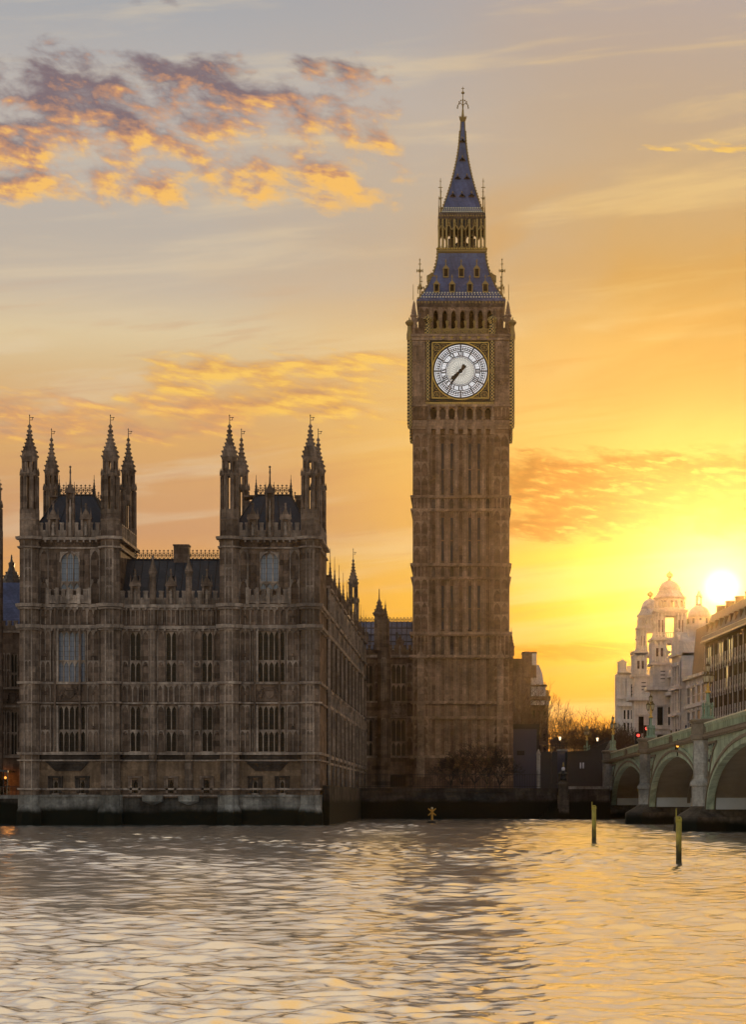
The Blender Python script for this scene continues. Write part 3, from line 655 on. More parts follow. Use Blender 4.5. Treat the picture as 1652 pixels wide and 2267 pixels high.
    pr = MB(FM); parapet(pr, L, R, Z(1338), Z(1307), 13, .08); part('parapet', pr, 'palace_trim', T)
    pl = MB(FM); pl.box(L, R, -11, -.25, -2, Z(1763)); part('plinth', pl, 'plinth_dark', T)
    y0 = 241.2; zb, zt = Z(1338), pz(1239, 245.5)
    rf = MB(); rf.prism_s([(241.0, zb), (245.5, zt), (246.5, zt), (251.5, zb)], L, R); r = part('roof', rf, 'slate', T)
    rg = MB()
    for q in range(1, 12): s = L+(R-L)*q/12; rg.tube((s, 240.98, zb), (s, 245.48, zt), .035, .035, 4)
    rg.tube((L, 245.5, zt), (R, 245.5, zt), .1, .1, 5); part('roof_ridge', rg, 'dark_iron', r)
    cresting(r, front(246), W(280), R, zt, 1.05, step=.42)
    ch = MB(); ch.box(px(386, 246), px(419, 246), 245.2, 246.8, zt-1, pz(1210, 246)); ch.box(px(384.5, 246), px(420.5, 246), 245.05, 246.95, pz(1210, 246), pz(1207, 246)); part('chimney', ch, 'palace_stone', r)
    for s in (300, 377, 455):
        dm = MB(); cy = 243; dm.box(px(s-5, cy), px(s+5, cy), cy-.3, cy+2, pz(1290, cy), pz(1277, cy)); dm.prism([(px(s-6, cy), pz(1277, cy)), (px(s+6, cy), pz(1277, cy)), (px(s, cy), pz(1268, cy))], -cy, 0) if False else dm.box(px(s-6, cy), px(s+6, cy), cy-.4, cy+2, pz(1277, cy), pz(1275, cy)); part('roof_dormer', dm, 'slate', r)
    return T
build_palace()

# ------------------------------------------------------------------ the wing running back to the clock tower
def build_wing():
    X = -14.25; F = sideX(X)
    T = thing('palace_wing', 'long gothic side wing of many buttressed bays running back from the river pavilion', 'palace wing', (X-4, 300, 5))
    zc = 21.2; zp = 24.2
    y0, y1 = 253.0, 345
    n = 10; st = (y1-y0)/n; hs = []
    for i in range(n):
        c = y0+(i+.5)*st
        for z0, z1 in ((14.0, 18.9), (7.2, 11.7)): hs.append((c-2.9, c+2.9, z0, z1))
    mb = MB(F); mb.holes(y0, y1, 3., zp, hs, 0, .5); mb.box(y0, y1, -10, -.62, 3, zp-.1)
    for i in range(n):
        c = y0+(i+.5)*st
        for z0, z1 in ((12.2, 13.4), (19.7, 21.0), (22., 23.9)): blind(mb, c-st*.36, c+st*.36, z0, z1, 6, 0, .1, .07)
        for s in (c-3.6, c+3.6): blind(mb, s-.4, s+.4, 7.2, 18.9, 1, 0, .1, .06, (11.7, 14.))
    part('wall', mb, 'shaded_wing_stone', T)
    for (z0, z1, d) in ((zc, zc+.35, .24), (19.15, 19.5, .22), (13.5, 13.8, .16), (11.9, 12.2, .16), (6.7, 7.0, .18), (6.1, 6.3, .16), (zp, zp+.25, .22)):
        sc = MB(F).box(y0, y1, -.2, d, z0, z1); part('string_course', sc, 'palace_trim', T)
    for i in range(n):
        c = y0+(i+.5)*st
        window(T, F, c-2.85, c+2.85, 14.0, 18.9, 4, (16.2,), d=-.04, deep=.05, lead=False, trim='shaded_wing_stone'); window(T, F, c-2.85, c+2.85, 7.2, 11.7, 4, (9.4,), d=-.04, deep=.05, lead=False, trim='shaded_wing_stone')
    for i in range(n+1):
        s = y0+i*st if i else y0+.6
        b = MB(F); b.box(s-.42, s+.42, 0, .24, 3, 13.5); b.box(s-.38, s+.38, 0, .20, 13.5, zp)
        for z0, z1 in ((7.2, 11.8), (12.3, 13.4), (14., 19.)): blind(b, s-.3, s+.3, z0, z1, 1, .24 if z0 < 13.5 else .20, .08, .05, ((z0+z1)/2,))
        b.box(s-.5, s+.5, 0, .38, 13.4, 13.7); b.box(s-.5, s+.5, 0, .36, zc, zc+.35); b.box(s-.5, s+.5, 0, .38, 6.6, 7)
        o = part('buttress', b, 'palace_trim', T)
        p = MB(F); pinnacle_mb(p, s, .2, zp, .42, .9, 2.3); p.tube((s, .2, zp+3), (s, .2, zp+4.1), .03, .02, 4); part('pinnacle', p, 'palace_stone', o)
    pr = MB(F); parapet(pr, y0, 322, zp+.25, zp+1.35, 34, .1, .25); part('parapet', pr, 'palace_stone', T)
    turret(T, X-.75, 326, .72, (5, zp+1.2, pz(1330, 326), pz(1292, 326), pz(1242, 326), pz(1214, 326)))
    rf = MB(F); rf.prism_s([(-9.5, zp-.3), (-1., zp-.3), (-5, zp+1.2)], y0, y1); part('roof', rf, 'slate', T)
build_wing()

# ------------------------------------------------------------------ low block joining the wing and the tower
def build_link():
    Y = 345; F = front(Y); w = lambda x: px(x, Y); z = lambda y: pz(y, Y)
    T = thing('palace_block', 'dim gothic block with a pale lilac roof tucked between side wing and clock tower', 'palace block', (w(862), Y+5, 5))
    hs = [(w(866), w(899), z(1552), z(1470)), (w(866), w(899), z(1673), z(1592)), (w(806), w(826), z(1552), z(1474)), (w(806), w(826), z(1673), z(1592)), (w(862), w(900), z(1743), z(1714))]
    mb = MB(F); mb.holes(w(780), w(930), 3, z(1452), hs, 0, .6); mb.box(w(780), w(930), -9, -.72, 3, z(1454))
    for s0, s1 in ((829, 838), (901, 914)):
        for q0, q1 in ((1552, 1470), (1673, 1592)): blind(mb, w(s0), w(s1), z(q0), z(q1), 1, 0, .1, .14, (z((q0+q1)/2),))
    blind(mb, w(864), w(901), z(1586), z(1557), 4, 0, .1, .1); 
    part('wall', mb, 'palace_stone', T)
    relief(T, F, w(882), z(1586), z(1558), w(902)-w(862), .05, 'palace_trim')
    for s0, s1 in ((866, 899), (806, 826)):
        window(T, F, w(s0), w(s1), z(1552), z(1470), 3 if s0 > 850 else 2, (z(1514),)); window(T, F, w(s0), w(s1), z(1673), z(1592), 3 if s0 > 850 else 2, (z(1642),))
    dr = MB(F); dr.box(w(863), w(899), -.5, -.4, z(1743), z(1716)); part('door', dr, 'void', T)
    for y0, y1, d in ((1456, 1450, .5), (1556, 1552, .3), (1590, 1586, .3), (1678, 1673, .32)): part('string_course', MB(F).box(w(780), w(930), -.2, d, z(y0), z(y1)), 'palace_trim', T)
    b = MB(F); b.lathe(w(850.5), .3, [(1.0, 4), (1.0, z(1455)), (.85, z(1440)), (.8, z(1370))], 8)
    for q0, q1 in ((1552, 1458), (1673, 1592)): blind(b, w(846), w(855), z(q0), z(q1), 2, 1.2, .08, .1, (z((q0+q1)/2),))
    b.lathe(w(840), .2, [(.8, z(1440)), (.72, z(1365)), (.95, z(1361)), (.8, z(1356)), (.5, z(1347)), (.25, z(1335)), (.3, z(1333)), (.1, z(1326)), (.05, z(1304))], 8)
    for i in range(8):
        t = PI/8+PI/4*i
        for q, r in ((1358, .92), (1350, .68), (1342, .45), (1335, .32)): b.ball(w(840)+r*cos(t), .2+r*sin(t), z(q), .12, 4, 3)
    part('corner_turret', b, 'palace_stone', T)
    b = MB(); pinnacle_mb(b, px(853.5, 352), 352, z(1400), .7, 2.6, z(1321)-z(1400)-2.7); part('pinnacle', b, 'palace_stone', T)
    pr = MB(F); parapet(pr, w(862), w(925), z(1450), z(1428), 6, .2); parapet(pr, w(790), w(838), z(1450), z(1428), 4, .2); part('parapet', pr, 'palace_stone', T)
    statue_niche(T, F, w(886), z(1450), 1., z(1425), z(1406), .3)
    rf = MB(F); rf.prism_s([(-.8, z(1436)), (-5.2, pz(1377, Y+5.2)), (-6.2, pz(1377, Y+5.2)), (-10, z(1436))], w(780), w(925)); r = part('roof', rf, 'pale_roof', T)
    rg = MB(F)
    for q in range(13):
        s = w(785)+(w(922)-w(785))*q/12; rg.tube((s, -.8, z(1436)+.05), (s, -5.2, pz(1377, Y+5.2)+.05), .06, .06, 4)
    for q in (.25, .5, .75): rg.box(w(780), w(925), -.8-4.4*q-.1, -.8-4.4*q, z(1436)+(pz(1377, Y+5.2)-z(1436))*q, z(1436)+(pz(1377, Y+5.2)-z(1436))*q+.16)
    part('roof_ridge', rg, 'slate', r); cresting(r, front(Y+5.2), w(790), w(925), pz(1377, Y+5.2), .7, step=.5)
    for s in (812, 878): part('roof_dormer', MB(F).box(w(s-2.5), w(s+2.5), -4, -1.5, z(1415), z(1398)), 'slate', r)
build_link()

# ------------------------------------------------------------------ the block at the edge of the photo
def build_edge():
    Y = 249; F = front(Y); w = lambda x: px(x, Y); z = lambda y: pz(y, Y)
    T = thing('palace_range', 'shaded gothic range under a dark blue roof beside the terrace, lit orange at its foot', 'palace range', (w(0), Y+5, 5))
    hs = [(w(22), w(38), z(1520), z(1447)), (w(22), w(38), z(1670), z(1575)), (w(-60), w(-20), z(1670), z(1575))]
    mb = MB(F); mb.holes(w(-200), w(46), 2.5, z(1398), hs, 0, .5); mb.box(w(-200), w(46), -9, -.62, 2.5, z(1400))
    for q0, q1 in ((1520, 1447), (1670, 1575)):
        for s in (2, 14): blind(mb, w(s), w(s+8), z(q0), z(q1), 1, 0, .08, .12, (z((q0+q1)/2),))
    part('wall', mb, 'palace_stone', T)
    window(T, F, w(22), w(38), z(1520), z(1447), 2, (z(1490),)); window(T, F, w(22), w(38), z(1670), z(1575), 2, (z(1622),)); window(T, F, w(-60), w(-20), z(1670), z(1575), 3, (z(1622),))
    relief(T, F, w(28), z(1563), z(1528), 1.6, .03)
    for y0, y1, d in ((1401, 1396, .4), (1526, 1521, .26), (1566, 1562, .26), (1678, 1672, .3)): part('string_course', MB(F).box(w(-200), w(44), -.2, d, z(y0), z(y1)), 'palace_trim', T)
    pr = MB(F); parapet(pr, w(-200), w(43), z(1396), z(1374), 18, .1); part('parapet', pr, 'palace_trim', T)
    rf = MB(F); rf.prism_s([(-.5, z(1400)), (-5, pz(1290, Y+5)), (-7, pz(1290, Y+5)), (-11, z(1400))], w(-200), w(44)); r = part('roof', rf, 'blue_roof', T)
    v = MB(); cy = Y+6; cx = px(25, cy); v.lathe(cx, cy, [(1.1, pz(1296, cy)), (1.0, pz(1286, cy)), (.75, pz(1275, cy)), (.42, pz(1264, cy)), (.3, pz(1256, cy)), (.35, pz(1247, cy)), (.15, pz(1243, cy)), (.06, pz(1228, cy))], 8)
    for i in range(8):
        for q, rr in ((1285, 1.05), (1276, .82), (1268, .58)): v.ball(cx+rr*cos(PI/4*i+PI/8), cy+rr*sin(PI/4*i+PI/8), pz(q, cy), .12, 4, 3)
    part('vent_turret', v, 'brown_roof', r)
    turret(T, px(-13, 246.5), 246.5, .74, (2, pz(1190, 247), pz(1120, 247), pz(1085, 247), pz(1020, 247), pz(990, 247)))
    # terrace in front of it, with a lit pavilion
    tr = thing('terrace_wall', 'low stone river terrace wall left of the palace pavilion', 'river wall', (w(-20), 243, 0))
    part('wall', MB().box(w(-200), W(42)-.25, 241.2, 248.6, -2, Z(1768)), 'quay_stone', tr); part('coping', MB().box(w(-200), W(42)-.25, 240.95, 241.6, Z(1768), Z(1760)), 'plinth_stone', tr)
    g = MB(front(241.5))
    for i in range(24): s = W(43)-.3-i*.32; g.box(s-.02, s+.02, 0, .04, Z(1760), Z(1742))
    g.box(W(42)-8, W(42)-.3, -.01, .05, Z(1742), Z(1740.5)); part('railing', g, 'dark_iron', tr)
    pv = thing('terrace_shelter', 'small terrace shelter glowing orange from a lamp inside at the picture edge', 'shelter', (w(20), 246, Z(1760)))
    part('roof', MB(front(246.5)).prism([(w(-40), z(1700)), (w(36), z(1707)), (w(36), z(1711)), (w(-40), z(1704))], -1.8, 2.4), 'slate', pv)
    fr = MB(front(244.2))
    for s in (0, 9, 18, 27, 35): fr.box(w(s)-.05, w(s)+.05, 0, .08, Z(1762), z(1708))
    part('frame', fr, 'dark_iron', pv)
    sh = MB()
    for i in range(150):
        a = random.uniform(w(4), w(34)); b = 244.6+random.uniform(-.3, .6); c = Z(1760)+random.random()*1.5; q = random.uniform(.1, .22)
        sh.add([(a-q, b, c), (a+q*.4, b+q, c+q*.5), (a+q, b-.1, c+q), (a-q*.3, b, c+q*.8)], [(0, 1, 2, 3)])
    hd = part('hedge', sh, 'hedge_leaf'); tag(hd, 'clipped hedge in front of the orange lit shelter', 'hedge')
    l = bpy.data.lights.new('shelter_lamp', 'POINT'); l.energy = 45; l.color = (1, .36, .07); l.shadow_soft_size = .8
    lo = bpy.data.objects.new('shelter_lamp', l); COL.objects.link(lo); lo.location = (w(16), 247.2, z(1722))
    lp = thing('wall_lamp', 'orange glowing lamp inside the terrace shelter', 'lamp', (w(16), 247.9, z(1722))); part('globe', MB().ball(w(16), 247.8, z(1722), .14, 8, 6), 'orange_glow', lp); part('bracket', MB().box(w(16)-.03, w(16)+.03, 247.8, 249, z(1722)+.12, z(1722)+.18), 'dark_iron', lp)
build_edge()

# ------------------------------------------------------------------ clock tower
def build_tower():
    Y = 340; k = Y/FD; HX = lambda q: q*k; YC = 346.7
    DEP = [(192, 346.7), (267, 346.4), (473, 343.7), (484, 343.4), (556, 343.4), (664, 340.6), (676, 339.6), (900, 339.6), (950, 340)]
    def z(y):                                              # the upper stages step back from the front face
        d = DEP[0][1] if y < 192 else 340
        for (ya, da), (yb, db) in zip(DEP, DEP[1:]):
            if ya <= y <= yb: d = da+(db-da)*(y-ya)/(yb-ya)
        return EYE+(HY-y)*d/FD
    def cx(y): return px(1021+max(0, (760-y))/565*4.5, Y)
    c0 = px(1021, Y); F = front(Y); w = lambda x: px(x, Y)
    T = thing('clock_tower', 'tall brown stone clock tower with a white dial, blue iron roofs and a gilded lantern', 'clock tower', (c0, YC, 5))
    H = HX(107)
    # shaft: recessed middle, corner piers
    mb = MB(); yb = YC+H
    mb.box(c0-H+.02, c0+H-.02, Y+.45, yb, 2, z(945)); 
    part('shaft', mb, 'tower_stone', T)
    fb = MB(F)
    rows = ((1398, 1280, 1), (1247, 1129, 1), (1097, 962, 1), (1551, 1457, 0), (1672, 1590, 0))
    bands = ((1127, 1101), (1277, 1252), (1450, 1406), (1587, 1556))
    for s0, s1 in ((914, 950.4), (1090.8, 1128.5)):
        pb = MB(F); pb.box(w(s0), w(s1), -.5, 0, 2, z(945))
        a, b = w(s0)+.12, w(s1)-.12
        for y0, y1, _ in rows:
            h = y0-y1
            blind(pb, a, b, z(y0), z(y1), 2, 0, .13, .16, tuple(z(y1+h*q) for q in (.22, .46, .70)))
            m_ = (a+b)/2
            for q in ((a*3+b)/4, (a+b*3)/4): pb.box(q-.04, q+.04, 0, .09, z(y0), z(y1))
        for y0, y1 in bands: blind(pb, a, b, z(y0), z(y1), 4, 0, .11, .14)
        part('corner_pier', pb, 'tower_stone', T)
    cells = [950.4+i*140.4/7 for i in range(8)]
    for i in range(8):                                     # pilasters between the seven strips
        s = w(cells[i]); pb = MB(F); u = .36 if 0 < i < 7 else .22
        top = z(958); pb.box(s-u/2, s+u/2, -.46, -.02, 5, top)
        for q in (-.30, .30):
            if (i == 0 and q < 0) or (i == 7 and q > 0): continue
            pb.box(s+q-.055, s+q+.055, -.46, -.13, 5, top)
        for y0, y1, _ in rows:
            for f in (.12, .36, .6, .84): yy = y0-(y0-y1)*f; pb.box(s-u*.7, s+u*.7, -.46, .03, z(yy+.8), z(yy-.8))
        part('pilaster', pb, 'tower_trim', T)
    for i in range(7):
        a, b = w(cells[i])+.35, w(cells[i+1])-.35; m_ = (a+b)/2
        orn = MB(F)
        for y0, y1, up in rows:
            h = y0-y1
            if i in (1, 2, 4, 5):
                part('slit_window', MB(F).box(m_-.17, m_+.17, -.46, -.43, z(y0-4), z(y1+h*.14)), 'slit_glass', T)
                orn.box(m_-.26, m_-.17, -.46, -.22, z(y0-3), z(y1+h*.12)); orn.box(m_+.17, m_+.26, -.46, -.22, z(y0-3), z(y1+h*.12)); orn.box(m_-.26, m_+.26, -.46, -.25, z(y0-h*.42), z(y0-h*.42)+.16)
                orn.prism_s([(-.46, z(y0)+.05), (-.05, z(y0)+.05), (-.4, z(y0-5))], m_-.3, m_+.3)
            else:
                orn.box(m_-.05, m_+.05, -.46, -.3, z(y0), z(y1)); 
                for q in (.30,):
                    yy = y0-h*q; orn.box(m_-.32, m_+.32, -.46, -.26, z(yy+4), z(yy-4))
                    for g in (-.15, .15):
                        for g2 in (-1.7, 1.7): orn.ball(m_+g, -.24, z(yy+g2), .12, 5, 3)
            blind(orn, a-.05, b+.05, z(y0), z(y1+2), 1, -.45, .07, .18); blind(orn, a-.05, b+.05, z(y1+9), z(y1+2), 2, -.45, .07, .14)
        for y0, y1 in bands: blind(orn, a-.05, b+.05, z(y0), z(y1), 1, -.45, .1, .2); 
        part('carved_panel', orn, 'tower_stone', T)
    for y0, y1 in bands:                                   # dark niches of the bands
        for i in range(7):
            a, b = w(cells[i])+.33, w(cells[i+1])-.33
            part('dark_niche_panel', MB(F).box(a, b, -.47, -.42, z(y0-1), z(y1+3)), 'brown_brick', T)
    for y0, y1, d in ((1100, 1097, .32), (1129, 1126, .28), (1251, 1247, .34), (1280, 1277, .28), (1405, 1399, .42), (1455, 1450, .46), (1556, 1552, .34), (1590, 1586, .34), (1678, 1672, .5)):
        sc = MB(); sc.box(c0-H-d, c0+H+d, Y-d, Y+.5, z(y0), z(y1)); sc.box(c0-H-d, c0+H+d, Y+.5, yb+d, z(y0), z(y1))
        sc.box(c0-H-d*.6, c0+H+d*.6, Y-d*.6, Y+.3, z(y0)-.18, z(y0))
        part('string_course', sc, 'tower_trim', T)
    # wider base with gabled buttresses
    b0 = MB(); b0.box(w(918), w(1137), Y+.2, yb+.6, 2, z(1454)); part('base', b0, 'tower_stone', T)
    bs = MB(F); bs.box(w(918), w(1137), -.2, .52, 2, z(1678)); bs.box(w(918), w(1137), .52, .7, 2, z(1720)); part('base_plinth', bs, 'tower_stone', T)
    for s in (932, 1108):
        g = MB(F); a, b = w(s-7.5), w(s+7.5); g.box(a, b, 0, .62, z(1674), z(1458)); g.box(a-.1, b+.1, .5, .85, z(1720), z(1674))
        for q0, q1 in ((1550, 1460), (1586, 1558), (1672, 1592)): blind(g, a+.05, b-.05, z(q0), z(q1), 2, .62, .08, .1, (z((q0+q1)/2),))
        g.prism([(a-.2, z(1458)), (b+.2, z(1458)), (w(s), z(1436))], .1, .85); g.lathe(w(s), .5, [(.22, z(1440)), (.12, z(1430)), (.24, z(1428)), (.03, z(1417))], 4)
        part('buttress', g, 'tower_trim', T)
    g = MB(); pinnacle_mb(g, w(1133), Y+1, z(1452), .8, 1.2, 2.6); part('pinnacle', g, 'tower_stone', T)
    # corbel table and arcade under the clock
    for q in range(8): s = w(cells[q]); cb = MB(F); cb.box(s-.3, s+.3, -.3, .3, z(962), z(943)); cb.box(s-.22, s+.22, -.3, .12, z(970), z(962)); part('corbel', cb, 'tower_trim', T)
    for (y0, y1, hw) in ((950, 944, 110), (944, 938, 112.5), (938, 931, 114)):
        part('cornice', MB().box(c0-HX(hw), c0+HX(hw), YC-HX(hw), YC+HX(hw), z(y0), z(y1)), 'tower_trim', T)
    A = HX(110.5); ya = YC-A; FA = front(ya)
    mb = MB(); mb.box(c0-A, c0+A, ya+.5, YC+A, z(940), z(898)); part('arcade_wall', mb, 'tower_stone', T)
    mb = MB(FA)
    for s0, s1 in ((910.6, 950), (1091.5, 1131.4)): mb.box(w(s0), w(s1), -.5, 0, z(931), z(897)); blind(mb, w(s0)+.15, w(s1)-.15, z(922), z(901), 4, 0, .12, .14); mb.box(w(s0)+.2, w(s1)-.2, 0, .15, z(928), z(926))
    mb.box(w(950), w(1091.5), -.5, .1, z(903), z(897)); mb.box(w(950), w(1091.5), -.5, .15, z(933), z(928))
    part('arcade_frame', mb, 'tower_stone', T)
    for i in range(8):
        s = w(cells[i]); m2 = MB(FA); m2.lathe(s, .05, [(.34, z(931)), (.34, z(925)), (.2, z(922)), (.17, z(908)), (.32, z(904)), (.32, z(900)), (.1, z(896))], 8); part('colonnette', m2, 'tower_trim', T)
        if i < 7:
            a, b = s+.25, w(cells[i+1])-.25; n2 = MB(FA)
            n2.prism([(a, z(902)), (a, z(908)), ((a*3+b)/4, z(903.5)), ((a+b)/2, z(902))], -.45, -.1); n2.prism([(b, z(902)), ((a+b)/2, z(902)), ((a+b*3)/4, z(903.5)), (b, z(908))], -.45, -.1)
            part('niche_arch', n2, 'tower_trim', T)
            part('dark_niche_panel', MB(FA).box(a, b, -.5, -.44, z(929), z(902)), 'void' if i in (0, 2, 4, 6) else 'brown_brick', T)
    for (y0, y1, hw) in ((900, 895.5, 117), (753.5, 745, 117.5), (745, 740, 119.5)):
        part('cornice', MB().box(c0-HX(hw), c0+HX(hw), YC-HX(hw), YC+HX(hw), z(y0), z(y1)), 'tower_trim', T)
    # ---- clock stage
    B = HX(112.5); yf = YC-B; FC = front(yf)
    part('clock_stage', MB().box(c0-B, c0+B, yf+.3, YC+B, z(898), z(750)), 'tower_stone', T)
    for sx in (-1, 1):
        for sy in (-1, 1):
            q = MB().lathe(c0+sx*HX(113.5), YC+sy*HX(113.5), [(.25, z(950)), (.36, z(940)), (.36, z(752))], 8); part('corner_shaft', q, 'gold_checker', T)
    for s0, s1 in ((911, 943.5), (1096, 1131)):
        m2 = MB(FC); m2.box(w(s0), w(s1), -.31, 0, z(896), z(752)); n = 2; a, b = w(s0)+.25, w(s1)-.25
        blind(m2, a, b, z(889), z(758), 2, 0, .2, .2)
        for q in range(5): s = a+(b-a)*q/4; m2.box(s-.05, s+.05, 0, .12, z(889), z(758))
        for yy in (762, 802, 846):
            for g in ((a*3+b)/4, (a+b*3)/4):
                for u in (-.42, .42):
                    for v in (-3, 3): m2.bar((g+u*.9, z(yy+v*1.6)), (g, z(yy)), .12, .0, .15); m2.ball(g+u*.55, .06, z(yy+v), .17, 5, 3)
        part('stone_panel', m2, 'tower_trim', T)
    for s in (948, 1090.5):
        for q0, q1 in ((887, 826), (816, 752)): part('checker_strip', MB(FC).box(w(s-3.6), w(s+3.6), -.3, .24, z(q0), z(q1)), 'gold_checker', T)
        bb = MB(FC).box(w(s-4.2), w(s+4.2), -.3, .3, z(825.5), z(816.5)); part('checker_collar', bb, 'dull_gold', T)
        fin = MB(FC).lathe(w(s), .0, [(.5, z(740)), (.5, z(729)), (.36, z(716)), (.55, z(712)), (.75, z(706.5)), (.45, z(701)), (.1, z(699)), (.05, z(694))], 8); part('gallery_post', fin, 'gold_checker', T)
    # the clock
    CKX, CKZ = w(1020.3), z(821.7); R = HX(63.4)
    ck = MB(FC).box(w(952), w(1087), -.3, .1, z(888), z(753.5)); clock = part('clock_face', ck, 'black_iron', T); clock['label'] = 'white clock dial in a black and gold square frame showing about twenty five to eight'
    fr = MB(FC); x0, x1, q0, q1 = w(956.5), w(1083.5), z(882.5), z(757.5); t = .13
    for a, b, c, d in ((x0, x1, q0, q0+t), (x0, x1, q1-t, q1), (x0, x0+t, q0, q1), (x1-t, x1, q0, q1)): fr.box(a, b, .1, .24, c, d)
    def ring(mb, r0, r1, d0, d1, n=96):
        for i in range(n):
            a, b = 2*PI*i/n, 2*PI*(i+1)/n
            mb.prism([(CKX+r0*cos(a), CKZ+r0*sin(a)), (CKX+r1*cos(a), CKZ+r1*sin(a)), (CKX+r1*cos(b), CKZ+r1*sin(b)), (CKX+r0*cos(b), CKZ+r0*sin(b))], d0, d1)
    ring(fr, R*.972, R*1.008, .1, .3)
    part('gilt_frame', fr, 'gold', clock)
    for sx in (-1, 1):
        for sz in (-1, 1):
            sp = MB(FC); ox, oz = CKX+sx*HX(52.5), CKZ+sz*HX(52.5)
            def circ(x, zz, r, wd, n=14):
                for i in range(n):
                    a, b = 2*PI*i/n, 2*PI*(i+1)/n; sp.bar((x+r*cos(a), zz+r*sin(a)), (x+r*cos(b), zz+r*sin(b)), wd, .1, .17)
            circ(ox, oz, HX(8.2), .08); circ(ox-sx*HX(15), oz+sz*HX(1), HX(3.4), .07, 10); circ(ox+sx*HX(1), oz-sz*HX(15), HX(3.4), .07, 10)
            for i in range(6): a = i*PI/3; circ(ox+HX(4.7)*cos(a), oz+HX(4.7)*sin(a), HX(2.5), .06, 8)
            sp.ball(ox, .12, oz, HX(2.6), 6, 4)
            sp.bar((ox-sx*HX(9), oz+sz*HX(8)), (ox-sx*HX(24), oz+sz*HX(7)), .07, .1, .16); sp.bar((ox+sx*HX(8), oz-sz*HX(9)), (ox+sx*HX(7), oz-sz*HX(24)), .07, .1, .16)
            part('gilt_spandrel', sp, 'dull_gold', clock)
    dl = MB(FC); ring(dl, R*.02, R*.918, .08, .13)
    part('dial', dl, 'dial_glass', clock)
    dc = MB(FC); ring(dc, R*.015, R*.485, .12, .15); part('dial_centre', dc, 'dial_core', clock)
    blk = MB(FC); ring(blk, R*.918, R*.973, .1, .26)
    for r0, r1 in ((.858, .88), (.795, .816), (.73, .757), (.672, .698), (.502, .532), (.466, .482)): ring(blk, R*r0, R*r1, .12, .2)
    def rad(mb, deg, r0, r1, wd, d1=.2):
        a = radians(deg); mb.bar((CKX+R*r0*sin(a), CKZ+R*r0*cos(a)), (CKX+R*r1*sin(a), CKZ+R*r1*cos(a)), wd, .12, d1)
    for i in range(60):
        if i % 5: rad(blk, i*6, .735, .81, .12); rad(blk, i*6, .81, .876, .05)
        else: rad(blk, i*6, .69, .93, .17)
    for i in range(12):
        rad(blk, i*30+7.5, .53, .68, .02); rad(blk, i*30+15, .53, .68, .02); rad(blk, i*30+22.5, .53, .68, .02)
    for i in range(48):
        for r0, r1, o in ((.10, .22, 3.75), (.22, .36, -3.75), (.36, .47, 3.75)):
            a, b = radians(i*15 if r0 < .3 else i*7.5), radians((i*15 if r0 < .3 else i*7.5)+o)
            if r0 < .3 and i >= 24: continue
            blk.bar((CKX+R*r0*sin(a), CKZ+R*r0*cos(a)), (CKX+R*r1*sin(b), CKZ+R*r1*cos(b)), .028, .14, .165)
            b2 = radians((i*15 if r0 < .3 else i*7.5)-o); blk.bar((CKX+R*r0*sin(a), CKZ+R*r0*cos(a)), (CKX+R*r1*sin(b2), CKZ+R*r1*cos(b2)), .028, .14, .165)
    part('dial_ironwork', blk, 'black_iron', clock)
    for h, txt in enumerate(('XII', 'I', 'II', 'III', 'IIII', 'V', 'VI', 'VII', 'VIII', 'IX', 'X', 'XI')):
        num = MB(FC); wd = {'I': .24, 'V': .44, 'X': .44}; tot = sum(wd[c] for c in txt); a = radians(30*h); u = -tot/2
        def P_(t, r): return (CKX+R*r*sin(a)+t*cos(a), CKZ+R*r*cos(a)-t*sin(a))
        for c in txt:
            l, m_, r_ = u+.04, u+wd[c]/2, u+wd[c]-.04
            if c == 'I': num.bar(P_(m_, .53), P_(m_, .672), .15, .12, .21)
            elif c == 'V': num.bar(P_(l+.03, .672), P_(m_, .53), .13, .12, .21); num.bar(P_(r_-.03, .672), P_(m_, .53), .06, .12, .21)
            else: num.bar(P_(l+.03, .672), P_(r_-.03, .53), .13, .12, .21); num.bar(P_(r_-.03, .672), P_(l+.03, .53), .06, .12, .21)
            u += wd[c]
        part('numeral', num, 'black_iron', clock)
    hand = MB(FC)
    def hd(deg, pts, d0, d1):
        a = radians(deg); q = lambda t, r: (CKX+R*r*sin(a)+t*cos(a), CKZ+R*r*cos(a)-t*sin(a))
        for (w0, r0), (w1, r1) in zip(pts, pts[1:]): hand.prism([q(-w0, r0), q(w0, r0), q(w1, r1), q(-w1, r1)], d0, d1)
    HA, MA = 229, 217.5
    hd(HA, [(.10, -.17), (.16, -.10), (.13, 0), (.17, .10), (.22, .24), (.15, .29), (.27, .34), (.16, .40), (.02, .47)], .24, .30); part('hour_hand', hand, 'black_iron', clock)
    hand = MB(FC); hd(MA, [(.28, -.25), (.30, -.17), (.16, -.12), (.13, 0), (.15, .2), (.12, .5), (.02, .86)], .34, .40); part('minute_hand', hand, 'black_iron', clock)
    part('hand_boss', MB(FC).lathe(CKX, .0, [(.01, 0)]*2, 4) if False else MB(lambda a, b, c: FC(a, c, b)).lathe(CKX, CKZ, [(.3, .12), (.3, .45), (.1, .5)], 12), 'black_iron', clock)
    # gilt inscription band, beam of shields and lozenge gallery
    ins = MB(FC); ins.box(w(943), w(1094), -.3, .28, z(896.5), z(890))
    part('inscription_band', ins, 'dull_gold', T)
    im = MB(FC); random.seed(3); s = w(953)
    while s < w(1085): im.box(s, s+.05, .28, .33, z(895.2), z(891.2)); im.box(s, s+random.choice((.1, .16)), .28, .32, z(random.choice((895.2, 893.6, 892))), z(891.2)-.02); s += .24
    part('inscription', im, 'gold', T)
    fz = MB(FC); fz.box(w(944), w(1094), -.3, .16, z(753.5), z(741)); part('frieze', fz, 'green_trim', T)
